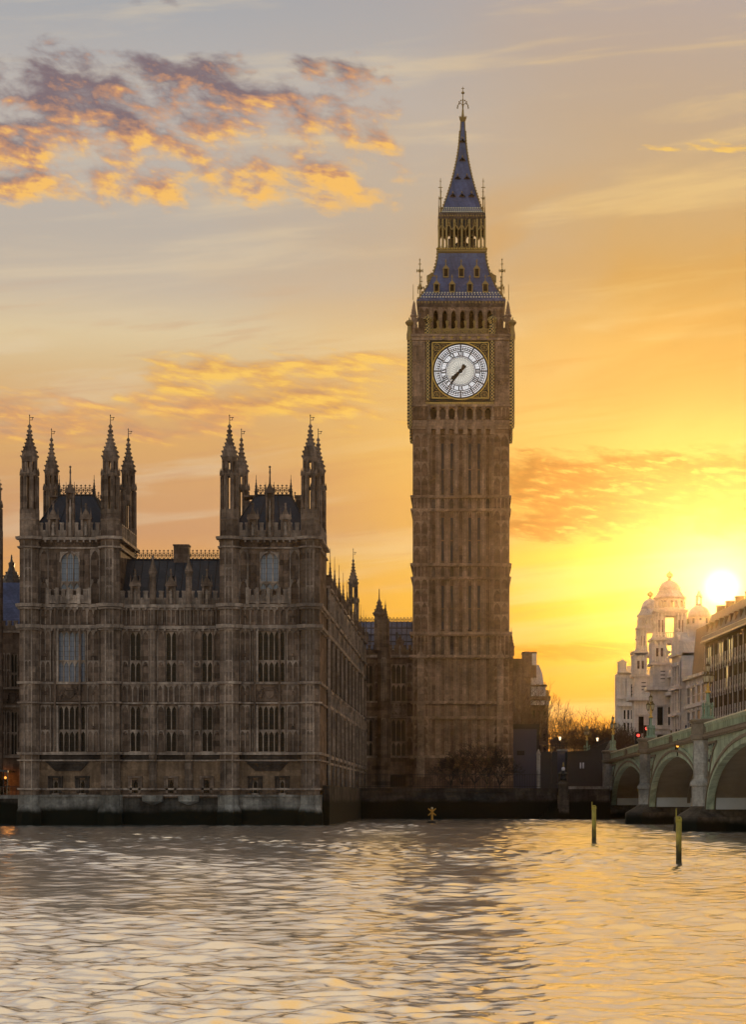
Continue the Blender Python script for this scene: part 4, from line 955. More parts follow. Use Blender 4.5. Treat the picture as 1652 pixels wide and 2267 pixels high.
    for i in range(7):
        s = w(961+i*19.8); f2 = MB(FC); f2.ball(s, .2, z(747), .26, 6, 4); part('gilt_boss', f2, 'gold', T)
        if i < 6: 
            s2 = w(971+i*19.8); f3 = MB(FC); f3.box(s2-.32, s2-.12, .16, .3, z(752), z(742)); f3.box(s2+.12, s2+.32, .16, .3, z(752), z(742)); part('red_cross_panel', f3, 'red_trim', T)
    gal = MB(FC); gal.box(w(950), w(1088), -.25, -.05, z(739.5), z(738)); 
    for i in range(28):
        s = w(952+i*5); gal.box(s-.08, s+.08, -.2, -.05, z(738), z(729)) 
    gal.box(w(950), w(1088), -.25, -.05, z(729.5), z(727))
    part('gallery_rail', gal, 'dull_gold', T)
    for i in range(6):
        s = w(970.3+i*20.2); lz = MB(FC); r = HX(6.5)
        for p, q in (((s-r, z(731)), (s, z(731)+r)), ((s, z(731)+r), (s+r, z(731))), ((s+r, z(731)), (s, z(731)-r)), ((s, z(731)-r), (s-r, z(731)))): lz.bar(p, q, .16, -.05, .1)
        lz.prism([(s-r*.35, z(731)), (s, z(731)+r*.35), (s+r*.35, z(731)), (s, z(731)-r*.35)], -.05, .08); lz.lathe(s, 0, [(.08, z(725)), (.2, z(714)), (.25, z(711.5)), (.05, z(708))], 6)
        part('lozenge', lz, 'dull_gold', T)
    # ---- belfry
    E = HX(95); ye = YC-E; FE = front(ye); cells2 = [955+i*19.9 for i in range(8)]
    bel = MB(); bel.box(c0-E, c0-E+.5, ye+.5, YC+E, z(742), z(675)); bel.box(c0+E-.5, c0+E, ye+.5, YC+E, z(742), z(675)); bel.box(c0-E, c0+E, YC+E-.5, YC+E, z(742), z(675)); bel.box(c0-E+.5, c0+E-.5, ye+3.2, ye+3.4, z(742), z(675))
    part('belfry', bel, 'void', T)
    bw_ = MB(FE); bw_.box(c0-E, w(953), -.5, 0, z(742), z(675)); bw_.box(w(1093), c0+E, -.5, 0, z(742), z(675)); bw_.box(w(953), w(1093), -.5, .0, z(680), z(675)); bw_.box(w(953), w(1093), -.5, .0, z(742), z(727))
    for a, b in ((c0-E+.1, w(953)-.1), (w(1093)+.1, c0+E-.1)): blind(bw_, a, b, z(738), z(678), 2, 0, .12, .12, (z(700),))
    part('belfry_wall', bw_, 'tower_stone', T)
    for i in range(8):
        s = w(cells2[i]); cm = MB(FE); cm.box(s-.14, s+.14, -.5, .12, z(740), z(677)); cm.box(s-.3, s-.16, -.4, .02, z(740), z(677)); cm.box(s+.16, s+.3, -.4, .02, z(740), z(677)); part('belfry_shaft', cm, 'tower_trim', T)
        if i < 7:
            a, b = s+.28, w(cells2[i+1])-.28; c = (a+b)/2; ar = MB(FE)
            ar.prism([(a, z(679)), (a, z(692)), (a+(c-a)*.35, z(686.5)), (c, z(682))] + [(c, z(679))], -.35, 0); ar.prism([(b, z(679)), (c, z(679)), (c, z(682)), (b-(b-c)*.35, z(686.5)), (b, z(692))], -.35, 0)
            for p, q in (((a, z(686)), (c, z(679.5))), ((b, z(686)), (c, z(679.5)))): ar.bar(p, q, .12, 0, .1)
            part('belfry_arch', ar, 'tower_trim', T)
    cor = MB().lathe(c0, YC, [(HX(95)*1.414, z(676)), (HX(98.5)*1.414, z(671)), (HX(98.5)*1.414, z(665)), (HX(96)*1.414, z(663))], 4, PI/4); part('cornice', cor, 'brown_brick', T)
    fz = MB(front(YC-HX(98.5)))
    for i in range(26):
        s = c0-HX(94)+i*HX(188)/25; fz.ball(s, .02, z(668), .17, 5, 3)
    part('cornice_bosses', fz, 'dull_gold', T)
    for sx in (-1, 1):                                       # flying pinnacles and corner finials
        for sy in (-1, 1):
            X, Yy = c0+sx*HX(104.5), YC+sy*HX(104.5); p = MB()
            p.lathe(X, Yy, [(.5, z(742)), (.45, z(700)), (.6, z(698)), (.42, z(694)), (.16, z(672)), (.03, z(666))], 6)
            for q in (696, 690, 684, 678): 
                for i in range(4): p.ball(X+.36*(1-(696-q)/34)*cos(i*PI/2), Yy+.36*(1-(696-q)/34)*sin(i*PI/2), z(q), .13, 4, 3)
            p.tube((X, Yy, z(716)), (X-sx*.6, Yy-sy*.3, z(704)), .18, .18, 5); p.tube((X-sx*.45, Yy-sy*.25, z(706)), (X-sx*.95, Yy-sy*.6, z(690)), .2, .14, 5)
            part('pinnacle', p, 'tower_trim', T)
            X, Yy = c0+sx*HX(114), YC+sy*HX(114); p = MB().lathe(X, Yy, [(.42, z(752)), (.42, z(740)), (.3, z(730)), (.28, z(722)), (.55, z(717)), (.62, z(714)), (.4, z(710)), (.12, z(708)), (.05, z(702))], 8); part('corner_finial', p, 'dull_gold', T)
    hg = HX(111)
    for s0, s1 in ((c0-hg, w(946)), (w(1093), c0+hg)): cg = MB(); cg.box(s0, s1, YC-hg, YC-hg+.3, z(740), z(727)); cg.box(s0, s1, YC-hg-.06, YC-hg+.36, z(728), z(726)); part('gallery_wall', cg, 'tower_stone', T)
    # ---- lower roof
    def roof(name, prof, m):
        r = MB(); pts = []; fs = []
        for i, (y, hw) in enumerate(prof):
            c = cx(y); h = HX(hw); pts += [(c-h, YC-h, z(y)), (c+h, YC-h, z(y)), (c+h, YC+h, z(y)), (c-h, YC+h, z(y))]
            if i: fs += [((i-1)*4+j, (i-1)*4+(j+1) % 4, i*4+(j+1) % 4, i*4+j) for j in range(4)]
        fs += [(3, 2, 1, 0), tuple(range(len(pts)-4, len(pts)))]; r.add(pts, fs); return part(name, r, m, T)
    lower = [(664, 97), (656, 92), (646, 85), (632, 76), (616, 69), (600, 62), (586, 57.5), (572, 54.5), (556, 53)]
    rl = roof('lower_roof', lower, 'blue_roof')
    def hwat(prof, y):
        for (ya, ha), (yb, hb) in zip(prof, prof[1:]):
            if yb <= y <= ya: return ha+(hb-ha)*(y-ya)/(yb-ya)
        return prof[-1][1] if y < prof[-1][0] else prof[0][1]
    def crockets(prof, y0, y1, step, r, parent, m='dull_gold'):
        for sx in (-1, 1):
            for sy in (-1, 1):
                q = MB(); y = y0
                while y > y1: h = HX(hwat(prof, y)); c = cx(y); q.ball(c+sx*(h+r*.5), YC+sy*(h+r*.5), z(y), r, 5, 4); y -= step
                for (ya, ha), (yb, hb) in zip(prof, prof[1:]): q.tube((cx(ya)+sx*HX(ha), YC+sy*HX(ha), z(ya)), (cx(yb)+sx*HX(hb), YC+sy*HX(hb), z(yb)), r*.6, r*.6, 5)
                part('hip_crest', q, m, parent)
    crockets(lower, 660, 560, 7, .17, rl)
    def studs(y, n, prof, parent, r=.14):
        q = MB(); h = HX(hwat(prof, y)); c = cx(y)
        for i in range(n): q.ball(c-h+2*h*(i+.5)/n, YC-h-.02, z(y), r, 5, 3)
        part('gilt_studs', q, 'cream_glint_paint', parent)
    studs(647, 26, lower, rl); studs(651, 26, lower, rl, .1); studs(657, 30, lower, rl)
    eave = MB().lathe(cx(662), YC, [(HX(98.5)*1.414, z(665.5)), (HX(99)*1.414, z(663)), (HX(96)*1.414, z(661))], 4, PI/4); part('eave', eave, 'blue_roof', rl)
    def dormer(s, y0, y1, wd, prof, parent):
        c = w(s); h0 = YC-HX(hwat(prof, y0)); h1 = HX(hwat(prof, y1-7)); back = YC-h1+.3
        d = MB(); d.box(c-wd/2, c-wd/2+.12, h0-.25, back, z(y0), z(y1)); d.box(c+wd/2-.12, c+wd/2, h0-.25, back, z(y0), z(y1)); d.box(c-wd/2, c+wd/2, h0-.28, h0-.1, z(y0)-.1, z(y0)+.06)
        pk = z(y1)+wd*.75
        d.add([(c-wd*.62, h0-.3, z(y1)), (c+wd*.62, h0-.3, z(y1)), (c, h0-.3, pk), (c-wd*.62, back, z(y1)), (c+wd*.62, back, z(y1)), (c, back, pk)], [(0, 1, 2), (0, 2, 5, 3), (1, 4, 5, 2), (3, 5, 4)])
        d.lathe(c, h0-.25, [(.07, pk-.1), (.06, pk+.3), (.15, pk+.38), (.03, pk+.75)], 5)
        o = part('dormer', d, 'dull_gold', parent)
        part('dormer_opening', MB().box(c-wd/2+.12, c+wd/2-.12, h0-.12, back, z(y0)+.06, z(y1)), 'void', o)
    for s in (987.3, 1021.7, 1056.3): dormer(s, 611.5, 595, .78, lower, rl)
    for s in (966.8, 1001.3, 1040.8, 1075.3): dormer(s, 645, 630, .78, lower, rl)
    for sx in (-1, 1):
        for yy in (YC-HX(60), YC+HX(60)): 
            d = MB(); X = cx(620)+sx*HX(68); d.box(X-.6, X+.6, yy-.4, yy+.4, z(620), z(608)); d.lathe(X, yy, [(.7, z(608)), (.05, z(602)), (.03, z(598))], 4, PI/4); part('side_dormer', d, 'dull_gold', rl)
        for sy in (-1, 1):
            sp = MB(); X, Yy = c0+sx*HX(91.5), YC+sy*HX(91.5); sp.tube((X, Yy, z(662)), (X, Yy, z(585)), .10, .05, 5); sp.tube((X-.28*sx*-1, Yy, z(650)), (X+.28*sx, Yy, z(635)), .05, .05, 4)
            sp.box(X-.45, X+.45, Yy-.04, Yy+.04, z(604.5), z(603)); sp.box(X-.45, X-.3, Yy-.05, Yy+.05, z(606.5), z(600.5)); sp.box(X+.3, X+.45, Yy-.05, Yy+.05, z(606.5), z(600.5)); sp.ball(X, Yy, z(603.5), .26, 6, 4); sp.ball(X, Yy, z(633), .2, 6, 4)
            sp.box(X-.2, X+.2, Yy-.03, Yy+.03, z(590.5), z(589)); sp.ball(X, Yy, z(581), .12, 5, 4); sp.tube((X, Yy, z(585)), (X, Yy, z(578)), .05, .03, 4); sp.tube((X+sx*.9, Yy+sy*.4, z(664)), (X+sx*.9, Yy+sy*.4, z(632)), .05, .03, 4)
            part('spike_finial', sp, 'dull_gold', T)
    # ---- lantern arcade
    L_ = HX(51.5); cl = cx(520)
    fl = MB().lathe(cl, YC, [(L_*1.414*1.02, z(561)), (L_*1.414*1.1, z(557)), (L_*1.414*1.1, z(553)), (L_*1.414*1.03, z(552))], 4, PI/4); part('lantern_floor', fl, 'dull_gold', T)
    for y_, n_ in ((556, 20),):
        q = MB()
        for i in range(n_+1): q.ball(cl-L_*1.08+2.16*L_*i/n_, YC-L_*1.12, z(551.5), .16, 5, 3)
        part('lantern_cresting', q, 'gold', T)
    pos = [-1+2*i/12 for i in range(13)]
    for side in range(4):
        for i in range(12):
            u = pos[i]*L_; X, Yy = ((cl+u, YC-L_), (cl+L_, YC+u), (cl-u, YC+L_), (cl-L_, YC-u))[side]
            q = MB(); thick = i % 2 == 0 or i in (1, 11); q.box(X-(.13 if thick else .07), X+(.13 if thick else .07), Yy-.1, Yy+.1, z(552), z(484))
            if i % 2 == 0: q.ball(X, Yy, z(500), .2, 5, 3); q.lathe(X, Yy, [(.2, z(552)), (.22, z(547)), (.12, z(545))], 6)
            part('lantern_column', q, 'dull_gold' if thick else 'dark_gold', T)
    for side in range(2):
        yy = YC-L_ if side == 0 else YC+L_; tr = MB(front(yy)); st = 2*L_/7
        for i in range(7):
            a = cl-L_+i*st; b = a+st; c = (a+b)/2
            tr.prism([(a, z(485)), (a, z(508)), (a+st*.2, z(501)), (c, z(496)), (c, z(485))], -.06, .06); tr.prism([(b, z(485)), (c, z(485)), (c, z(496)), (b-st*.2, z(501)), (b, z(508))], -.06, .06)
        part('lantern_tracery', tr, 'black_iron', T)
        for i in range(7):
            g2 = MB(front(yy)); a = cl-L_+i*st; b = a+st; c = (a+b)/2; g2.bar((a, z(509)), (c, z(496)), .12, .05, .14); g2.bar((b, z(509)), (c, z(496)), .12, .05, .14); g2.bar((c, z(486)), (c, z(500)), .12, .05, .14); g2.ball(c, .1, z(494), .18, 5, 3); g2.box(a, b, -.05, .05, z(551), z(548)); g2.bar((a, z(551)), (c, z(543)), .08, .0, .08); g2.bar((b, z(551)), (c, z(543)), .08, 0, .08); part('lantern_gilding', g2, 'dull_gold', T)
    core = MB().lathe(cl, YC, [(1.1, z(552)), (1.1, z(530)), (.5, z(524)), (.5, z(510)), (2.4, z(505)), (2.4, z(484))], 8); core.box(cl-1.9, cl-.9, YC-.4, YC+.4, z(552), z(518)); core.box(cl+.9, cl+1.9, YC-.4, YC+.4, z(552), z(518)); part('lantern_core', core, 'black_iron', T)
    co = MB().lathe(cl, YC, [(L_*1.414, z(485)), (L_*1.414*1.04, z(482)), (L_*1.414*1.02, z(473)), (L_*1.414*.95, z(470))], 4, PI/4); part('cornice', co, 'brown_brick', T)
    fz = MB(front(YC-L_*1.02))
    for i in range(18): fz.ball(cl-L_*.97+i*L_*1.94/17, .03, z(478), .16, 5, 3)
    part('cornice_bosses', fz, 'dull_gold', T)
    for sx in (-1, 1):
        for sy in (-1, 1):
            sp = MB(); X, Yy = cl+sx*L_*.93, YC+sy*L_*.93; sp.tube((X, Yy, z(474)), (X, Yy, z(398)), .10, .04, 5); sp.box(X-.3, X+.3, Yy-.03, Yy+.03, z(418.5), z(417)); sp.box(X-.16, X+.16, Yy-.03, Yy+.03, z(405), z(404)); sp.ball(X, Yy, z(441), .2, 5, 4); sp.tube((X+sx*.25, Yy, z(474)), (X+sx*.25, Yy, z(436)), .06, .03, 4)
            part('spike_finial', sp, 'dull_gold', T)
    # ---- spire
    spire = [(473, 48.5), (466, 46), (460, 43.2), (445, 38), (430, 33.2), (410, 27), (390, 21.5), (370, 16.8), (351, 12.8), (330, 9.3), (313, 7), (290, 5.4), (267, 4.3)]
    rs = roof('spire', spire, 'blue_roof'); crockets(spire, 466, 285, 6.5, .14, rs)
    studs(460, 16, spire, rs); studs(464.5, 20, spire, rs, .1); studs(468.5, 20, spire, rs)
    def lucarne(dx, y):
        c = cx(y)+HX(dx); h = YC-HX(hwat(spire, y+2)); d = MB(); q = .42
        d.add([(c-q, h-.35, z(y+3)), (c+q, h-.35, z(y+3)), (c, h-.35, z(y-3)), (c-q, h+.8, z(y+3)), (c+q, h+.8, z(y+3)), (c, h+.8, z(y-3))], [(0, 2, 5, 3), (1, 4, 5, 2), (3, 5, 4), (0, 3, 4, 1)])
        d.lathe(c, h-.3, [(.06, z(y-3)), (.12, z(y-5)), (.03, z(y-8))], 5); o = part('lucarne', d, 'dull_gold', rs)
        part('lucarne_opening', MB(front(h-.28)).prism([(c-q*.8, z(y+3)), (c+q*.8, z(y+3)), (c, z(y-2))], -.1, .04), 'void', o)
    for dx in (-21, 0, 21): lucarne(dx, 431)
    for dx in (-10.6, 10.6): lucarne(dx, 391)
    lucarne(0, 350); lucarne(0, 310)
    X = cx(230); f = MB()
    f.lathe(cx(262), YC, [(.22, z(272)), (.42, z(266)), (.5, z(262)), (.5, z(259.5)), (.2, z(257)), (.14, z(246)), (.07, z(236))], 8)
    for i in range(8): t = i*PI/4; f.tube((X+.4*cos(t), YC+.4*sin(t), z(262)), (X+.52*cos(t), YC+.52*sin(t), z(256.5)), .06, .05, 4)
    f.tube((X, YC, z(247)), (X, YC, z(192)), .08, .045, 6)
    for y_, r_ in ((220.5, .13), (232.5, .16), (244, .14)): f.ball(X, YC, z(y_), r_, 6, 4)
    f.lathe(X, YC, [(.03, z(208.5)), (.24, z(206.4)), (.24, z(204.6)), (.03, z(201.5))], 8)
    f.box(X-.21, X+.21, YC-.04, YC+.04, z(196.4), z(195.2))
    for i in range(4):
        t = i*PI/2; ca, sa = cos(t), sin(t)
        for (r1, y1, r2, y2) in ((0, 233, .35, 227), (.35, 227, .62, 229.5), (.62, 229.5, .74, 235)): f.tube((X+r1*ca, YC+r1*sa, z(y1)), (X+r2*ca, YC+r2*sa, z(y2)), .045, .045, 4)
        for r1, y1 in ((.28, 222), (.5, 225), (.52, 229), (.72, 234), (.76, 238)): f.ball(X+r1*ca, YC+r1*sa, z(y1), .12, 5, 4)
    part('finial', f, 'dull_gold', T)
build_tower()

# ------------------------------------------------------------------ river wall, terrace, things in front of the tower
def build_quay():
    Y = 315
    T = thing('river_wall', 'dark stained stone embankment wall below the clock tower, green black at the waterline', 'river wall', (px(970, Y), Y, 0))
    x0, x1 = W(709)+.3, px(1237, Y)
    mb = MB(front(Y)); zc = pz(1745, Y); mb.prism_s([(-3, zc-.46), (0, zc-.46), (.25, 2.2), (.25, -1), (-3, -1)], x0, x1); part('wall', mb, 'quay_stone', T)
    cp = MB(front(Y)); cp.box(x0, x1, -.7, .12, zc-.45, zc); cp.box(x0, x1, -.5, .25, 2.4, 2.7); part('coping', cp, 'quay_stone', T)
    # return wall towards the near pavilion
    part('side_wall', MB().box(W(709)+.15, W(709)+.8, 241.5, Y, -1, 3.9), 'quay_stone', T)
    rl = MB(front(Y+1.2)); s = x0
    while s < px(1235, Y): rl.box(s-.02, s+.02, 0, .05, 3.7, zc+1.9 if int((s-x0)/.32) % 9 else zc+2.3); s += .32
    rl.box(x0, px(1235, Y), .0, .06, zc+1.7, zc+1.76); rl.box(x0, px(1235, Y), .0, .06, zc+.2, zc+.26); 
    f = thing('terrace_railing', 'dark iron railing along the top of the embankment wall below the tower', 'railing', (px(970, Y), Y+1.2, 5)); part('bars', rl, 'dark_iron', f)
    # steps and pier with a lamp at the end of the wall
    P = thing('stair_wall', 'pale stone landing stair wall between lamp pedestal and bridge abutment', 'river wall', (px(1295, Y), Y, 0))
    part('wall', MB().box(px(1261, Y), px(1351, Y), Y-.6, Y+1.4, -1, pz(1747, Y)), 'quay_stone', P); part('coping', MB().box(px(1259, Y), px(1351, Y), Y-.8, Y+.2, pz(1747, Y), pz(1741, Y)), 'plinth_stone', P)
    for i in range(6): part('step', MB().box(px(1195+i*6, Y), px(1237, Y), Y-2.2+i*.3, Y-.26, -1, .35+i*.33), 'quay_stone', P)
    D = thing('lamp_pedestal', 'stone pedestal with a white globe lamp on a dark dolphin base at the embankment stairs', 'pedestal', (px(1247.5, Y), Y-.4, 0))
    cx = px(1247.5, Y); k = Y/FD; z = lambda y: pz(y, Y)
    pd = MB(); pd.box(cx-.72, cx+.72, Y-1.1, Y+.6, -1, z(1760)); pd.box(cx-.62, cx+.62, Y-1.0, Y+.5, z(1760), z(1737)); pd.box(cx-.8, cx+.8, Y-1.15, Y+.6, z(1737), z(1734.5)); pd.lathe(cx, Y-.3, [(1.0, z(1734.5)), (.45, z(1728))], 4, PI/4); pd.box(cx-.62, cx-.3, Y-.2, Y+.3, z(1733), z(1713)); pd.box(cx+.3, cx+.62, Y-.2, Y+.3, z(1733), z(1713)); pd.lathe(cx, Y, [(1.0, z(1713)), (.2, z(1706))], 4, PI/4)
    part('pier', pd, 'pier_foot', D)
    dd = MB().lathe(cx, Y-.6, [(.35, z(1728)), (.42, z(1724)), (.25, z(1719)), (.32, z(1714)), (.16, z(1709)), (.14, z(1706))], 8); part('dolphin_base', dd, 'black_iron', D)
    part('globe', MB().ball(cx, Y-.6, z(1702.5), .26, 10, 8), 'lead_white', D, True); part('crown', MB().lathe(cx, Y-.6, [(.1, z(1698)), (.16, z(1696)), (.14, z(1692)), (.03, z(1687))], 6), 'dull_gold', D)
    # gates and dark stair enclosure beside the bridge
    Y2 = 336; z2 = lambda y: pz(y, Y2); w2 = lambda x: px(x, Y2)
    G = thing('entrance_gates', 'tall dark panelled gates between the grey screen and the lamp pedestal', 'gate', (w2(1218), Y2, 5))
    part('gate_leaf', MB().box(w2(1197), w2(1221), Y2, Y2+.3, 3.5, z2(1664)), 'dark_iron', G); part('gate_leaf', MB().box(w2(1222), w2(1235), Y2+.05, Y2+.35, 3.5, z2(1664)), 'dark_iron', G)
    gp = MB(); gp.box(w2(1189), w2(1197), Y2-.2, Y2+.5, 3.5, z2(1672)); gp.box(w2(1188), w2(1198), Y2-.3, Y2+.6, z2(1672), z2(1668)); gp.lathe((w2(1189)+w2(1197))/2, Y2+.15, [(.4, z2(1668)), (.05, z2(1658))], 4, PI/4); part('gate_pier', gp, 'pier_stone', G)
    hr = MB(front(Y2)); s = w2(1215)
    hr.box(w2(1210), w2(1260), 0, .1, z2(1651), z2(1650)); hr.box(w2(1210), w2(1260), 0, .1, z2(1657), z2(1656))
    while s < w2(1260): hr.box(s-.05, s+.05, 0, .12, z2(1657), z2(1648.5)); s += .5
    part('overthrow', hr, 'dark_iron', G)
    R = thing('stair_enclosure', 'dark sloping stair enclosure with railings beside the bridge abutment', 'stair', (w2(1305), Y2, 5))
    part('wall', MB(front(Y2+1)).prism([(w2(1257), 3.2), (w2(1352), 3.2), (w2(1352), z2(1639)), (w2(1325), z2(1652)), (w2(1300), z2(1662)), (w2(1257), z2(1664))], -6, 0), 'dark_iron', R)
    rl = MB(front(Y2+.7))
    for i in range(30):
        s = w2(1258+i*3.1); t = max(0, (i-14)/15); rl.box(s-.03, s+.03, 0, .06, z2(1668-t*24), z2(1655-t*24))
    rl.bar((w2(1258), z2(1656)), (w2(1301), z2(1656)), .08, 0, .06); rl.bar((w2(1301), z2(1656)), (w2(1350), z2(1632)), .08, 0, .06); part('railing', rl, 'dark_iron', R)
    wd = MB(front(Y2+.95))
    for s in (1287, 1293): wd.box(w2(s-1.6), w2(s+1.6), 0, .05, z2(1701), z2(1688))
    part('window', wd, 'lead_white', R)
    sc = MB(front(325))
    for i in range(8):
        s = px(1336+i*2, 325); sc.tube((s, 0, 3.7), (s, 0, pz(1668-i*4, 325)), .05, .05, 4)
    for q in range(6): sc.tube((px(1336, 325), 0, pz(1740-q*13, 325)), (px(1351, 325), 0, pz(1735-q*16, 325)), .04, .04, 4)
    o = thing('stair_railing', 'pale scaffold like handrail climbing to the bridge abutment', 'railing', (px(1343, 325), 325, 5)); part('rails', sc, 'pier_stone', o)
    # grey screen and flood lamp
    Y3 = 347; S_ = thing('site_screen', 'big plain grey hoarding panel standing beside the clock tower', 'hoarding', (px(1165, Y3), Y3, 5))
    part('panel', MB().box(px(1136, Y3), px(1189, Y3), Y3, Y3+.4, 3.4, pz(1614, Y3)), 'screen_panel', S_); fr = MB(); fr.box(px(1136, Y3), px(1195, Y3), Y3-.1, Y3+8, pz(1614, Y3), pz(1603, Y3)); part('top_frame', fr, 'black_iron', S_); part('side_frame', MB().box(px(1189, Y3), px(1195, Y3), Y3-.05, Y3+8, 3.4, pz(1614, Y3)), 'black_iron', S_)
    part('access_hatch', MB().box(px(1145, Y3), px(1162, Y3), Y3-.06, Y3, pz(1672, Y3), pz(1662, Y3)), 'black_iron', S_)
    fl = thing('flood_light', 'pair of white flood light boxes on a short mast beside the pavilion corner', 'flood light', (px(717, 262), 262, 5))
    m_ = MB(); x = px(717, 262); m_.tube((x, 262, 3.7), (x, 262, pz(1713, 262)), .06, .05, 5); part('mast', m_, 'dark_iron', fl)
    for yy in (1717, 1723.5): part('lamp_head', MB().box(x-.28, x+.32, 261.7, 261.95, pz(yy+1.6, 262), pz(yy-1.6, 262)), 'white_lamp', fl)
build_quay()

# ------------------------------------------------------------------ bridge
BX = 19.0; ZS, ZC, ZR = 1.75, 6.72, 8.62
PY = [322.5, 256., 195.5, 130., 62.]
def build_bridge():
    T = thing('road_bridge', 'pale green arched road bridge on stone piers crossing the river', 'bridge', (32, 200, 0))
    XB = 45.
    F = sideXn(BX)
    for k in range(4):
        yf, yn = PY[k]-1.7, PY[k+1]+1.7; c = (yf+yn)/2; hw = (yf-yn)/2; n = 40
        E = lambda r, t: (c-(hw+r)*cos(t), ZS+(ZC-ZS+r)*sin(t))
        # spandrel wall as strips between arch and cornice
        sp = MB(F)
        for i in range(n):
            a, b = E(.0, PI*i/n), E(.0, PI*(i+1)/n)
            sp.prism([a, b, (b[0], 7.35), (a[0], 7.35)], -.5, 0.)
        part('spandrel', sp, 'bridge_green', T)
        for r0, r1, d, nm in ((-.28, .12, .14, 'bridge_green'), (.12, .34, .24, 'bridge_trim'), (.34, .62, .16, 'bridge_green')):
            rg = MB(F)
            for i in range(n):
                a, b, c2, d2 = E(r0, PI*i/n), E(r0, PI*(i+1)/n), E(r1, PI*(i+1)/n), E(r1, PI*i/n); rg.prism([a, b, c2, d2], -.4, d)
            part('arch_ring', rg, nm, T)
        # soffit with ribs
        so = MB(F)
        for i in range(n):
            a, b, c2, d2 = E(.0, PI*i/n), E(.0, PI*(i+1)/n), E(.4, PI*(i+1)/n), E(.4, PI*i/n); so.prism([a, b, c2, d2], BX-XB, -.5)
        part('soffit', so, 'bridge_soffit', T)
        for q in range(1, 7):
            rb = MB(F); dd = -(XB-BX)*q/7
            for i in range(n):
                a, b, c2, d2 = E(-.45, PI*i/n), E(-.45, PI*(i+1)/n), E(.0, PI*(i+1)/n), E(.0, PI*i/n); rb.prism([a, b, c2, d2], dd-.3, dd)
            part('arch_rib', rb, 'bridge_soffit', T)
        # sunk spandrel panels with tracery, near both piers
        for sg, ye in ((1, yf), (-1, yn)):
            pn = MB(F); g = lambda q, z: (ye-sg*q, z)
            tri = [g(.5, 6.95), g(7.2, 6.95), g(4.4, 6.3), g(2.2, 5.2), g(.5, 3.2)]
            for p, q in zip(tri, tri[1:]+tri[:1]): pn.bar(p, q, .16, 0, .09)
            part('panel_frame', pn, 'bridge_trim', T)
            ps = MB(F); ps.prism([g(.62, 6.85), g(6.4, 6.85), g(4.2, 6.4), g(2.1, 5.35), g(.62, 3.7)], -.02, .02); part('panel_ground', ps, 'dark_iron', T)
            tr = MB(F)
            for (a, z_, r) in ((1.4, 6.2, .5), (2.8, 6.35, .35), (1.1, 5.1, .35), (4.0, 6.6, .2)):
                for i in range(10): u, v = 2*PI*i/10, 2*PI*(i+1)/10; tr.bar(g(a+r*cos(u), z_+r*sin(u)), g(a+r*cos(v), z_+r*sin(v)), .09, .02, .08)
                tr.prism([g(a-r*.4, z_), g(a, z_+r*.45), g(a+r*.4, z_), g(a, z_-r*.45)], .02, .1)
            part('panel_tracery', tr, 'bridge_green', T)
    y0, y1 = PY[0], PY[4]
    for k in range(4):
        yf, yn = PY[k]-1.2, PY[k+1]+1.2
        for (z0, z1, d, m) in ((7.3, 7.42, .30, 'bridge_trim'), (7.42, 7.62, .42, 'bridge_trim'), (7.62, 7.78, .26, 'bridge_green'), (7.78, 8.34, .12, 'bridge_green'), (8.34, 8.48, .24, 'bridge_green')):
            part('cornice' if z1 < 7.7 else 'parapet', MB(F).box(yn, yf, -.3, d, z0, z1), m, T)
        pp = MB(F); q = yn+.3
        while q < yf-.3: pp.box(q, q+.10, .12, .18, 7.82, 8.26); pp.box(q-.05, q+.15, .12, .17, 8.20, 8.26); q += .42
        pp.box(yn, yf, .12, .19, 8.26, 8.34); part('parapet_tracery', pp, 'bridge_green', T)
        q = yn+.2; dn = MB(F)
        while q < yf: dn.box(q, q+.12, .26, .36, 7.64, 7.74); q += .3
        part('dentils', dn, 'bridge_trim', T)
        part('top_rail', MB(F).prism_s([(-.32, 8.48), (.30, 8.48), (.30, 8.56), (.05, ZR+.03), (-.32, ZR)], yn, yf), 'cream_glint_paint', T)  # golden sun glint along the rail put into its bright colour
        cy = (yf+yn)/2; sh = MB(F); sh.box(cy-.7, cy+.7, .1, .34, 7.4, 8.4); sh.prism([(cy-.4, 8.25), (cy-.4, 7.85), (cy, 7.5), (cy+.4, 7.85), (cy+.4, 8.25)], .34, .44); part('shield_panel', sh, 'bridge_trim', T)
    dk = MB(); dk.box(BX+.3, XB, y1, 335, 7.2, 7.42); part('deck', dk, 'asphalt', T)
    part('parapet', MB().box(XB-.4, XB, y1, 335, 7.42, 8.6), 'bridge_green', T)
    for k in range(4):
        y = PY[k]; P = MB()
        P.lathe(BX+.15, y, [(1.35, 1.9), (1.35, 3.55)], 8); P.lathe(BX+.15, y, [(1.35, 3.55), (1.5, 3.62), (1.5, 3.85), (1.22, 4.2)], 8); P.lathe(BX+.15, y, [(1.22, 4.2), (1.22, 7.2)], 8)
        P.box(BX+.1, XB, y-1.7, y+1.7, 1.75, 3.9); P.box(BX+.1, XB, y-1.65, y+1.65, 3.9, 7.3)
        o = part('pier', P, 'pier_stone', T)
        c = MB(); c.lathe(BX+.15, y, [(1.22, 7.2), (1.5, 7.32), (1.5, 7.62), (1.38, 7.7), (1.38, 8.5), (1.52, 8.6), (1.58, 8.8), (1.4, 8.9)], 8); part('pier_cap', c, 'bridge_trim' if k != 1 else 'bridge_trim', o)
        b = MB(); b.lathe(BX+.15, y, [(2.9, -1), (2.8, 1.1), (1.7, 1.75), (1.4, 2.0)], 8); b.box(BX+.1, XB+1, y-2.6, y+2.6, -1, 1.2); b.box(BX+.1, XB+1, y-1.9, y+1.9, 1.2, 1.76); part('pier_foot', b, 'pier_foot', o)
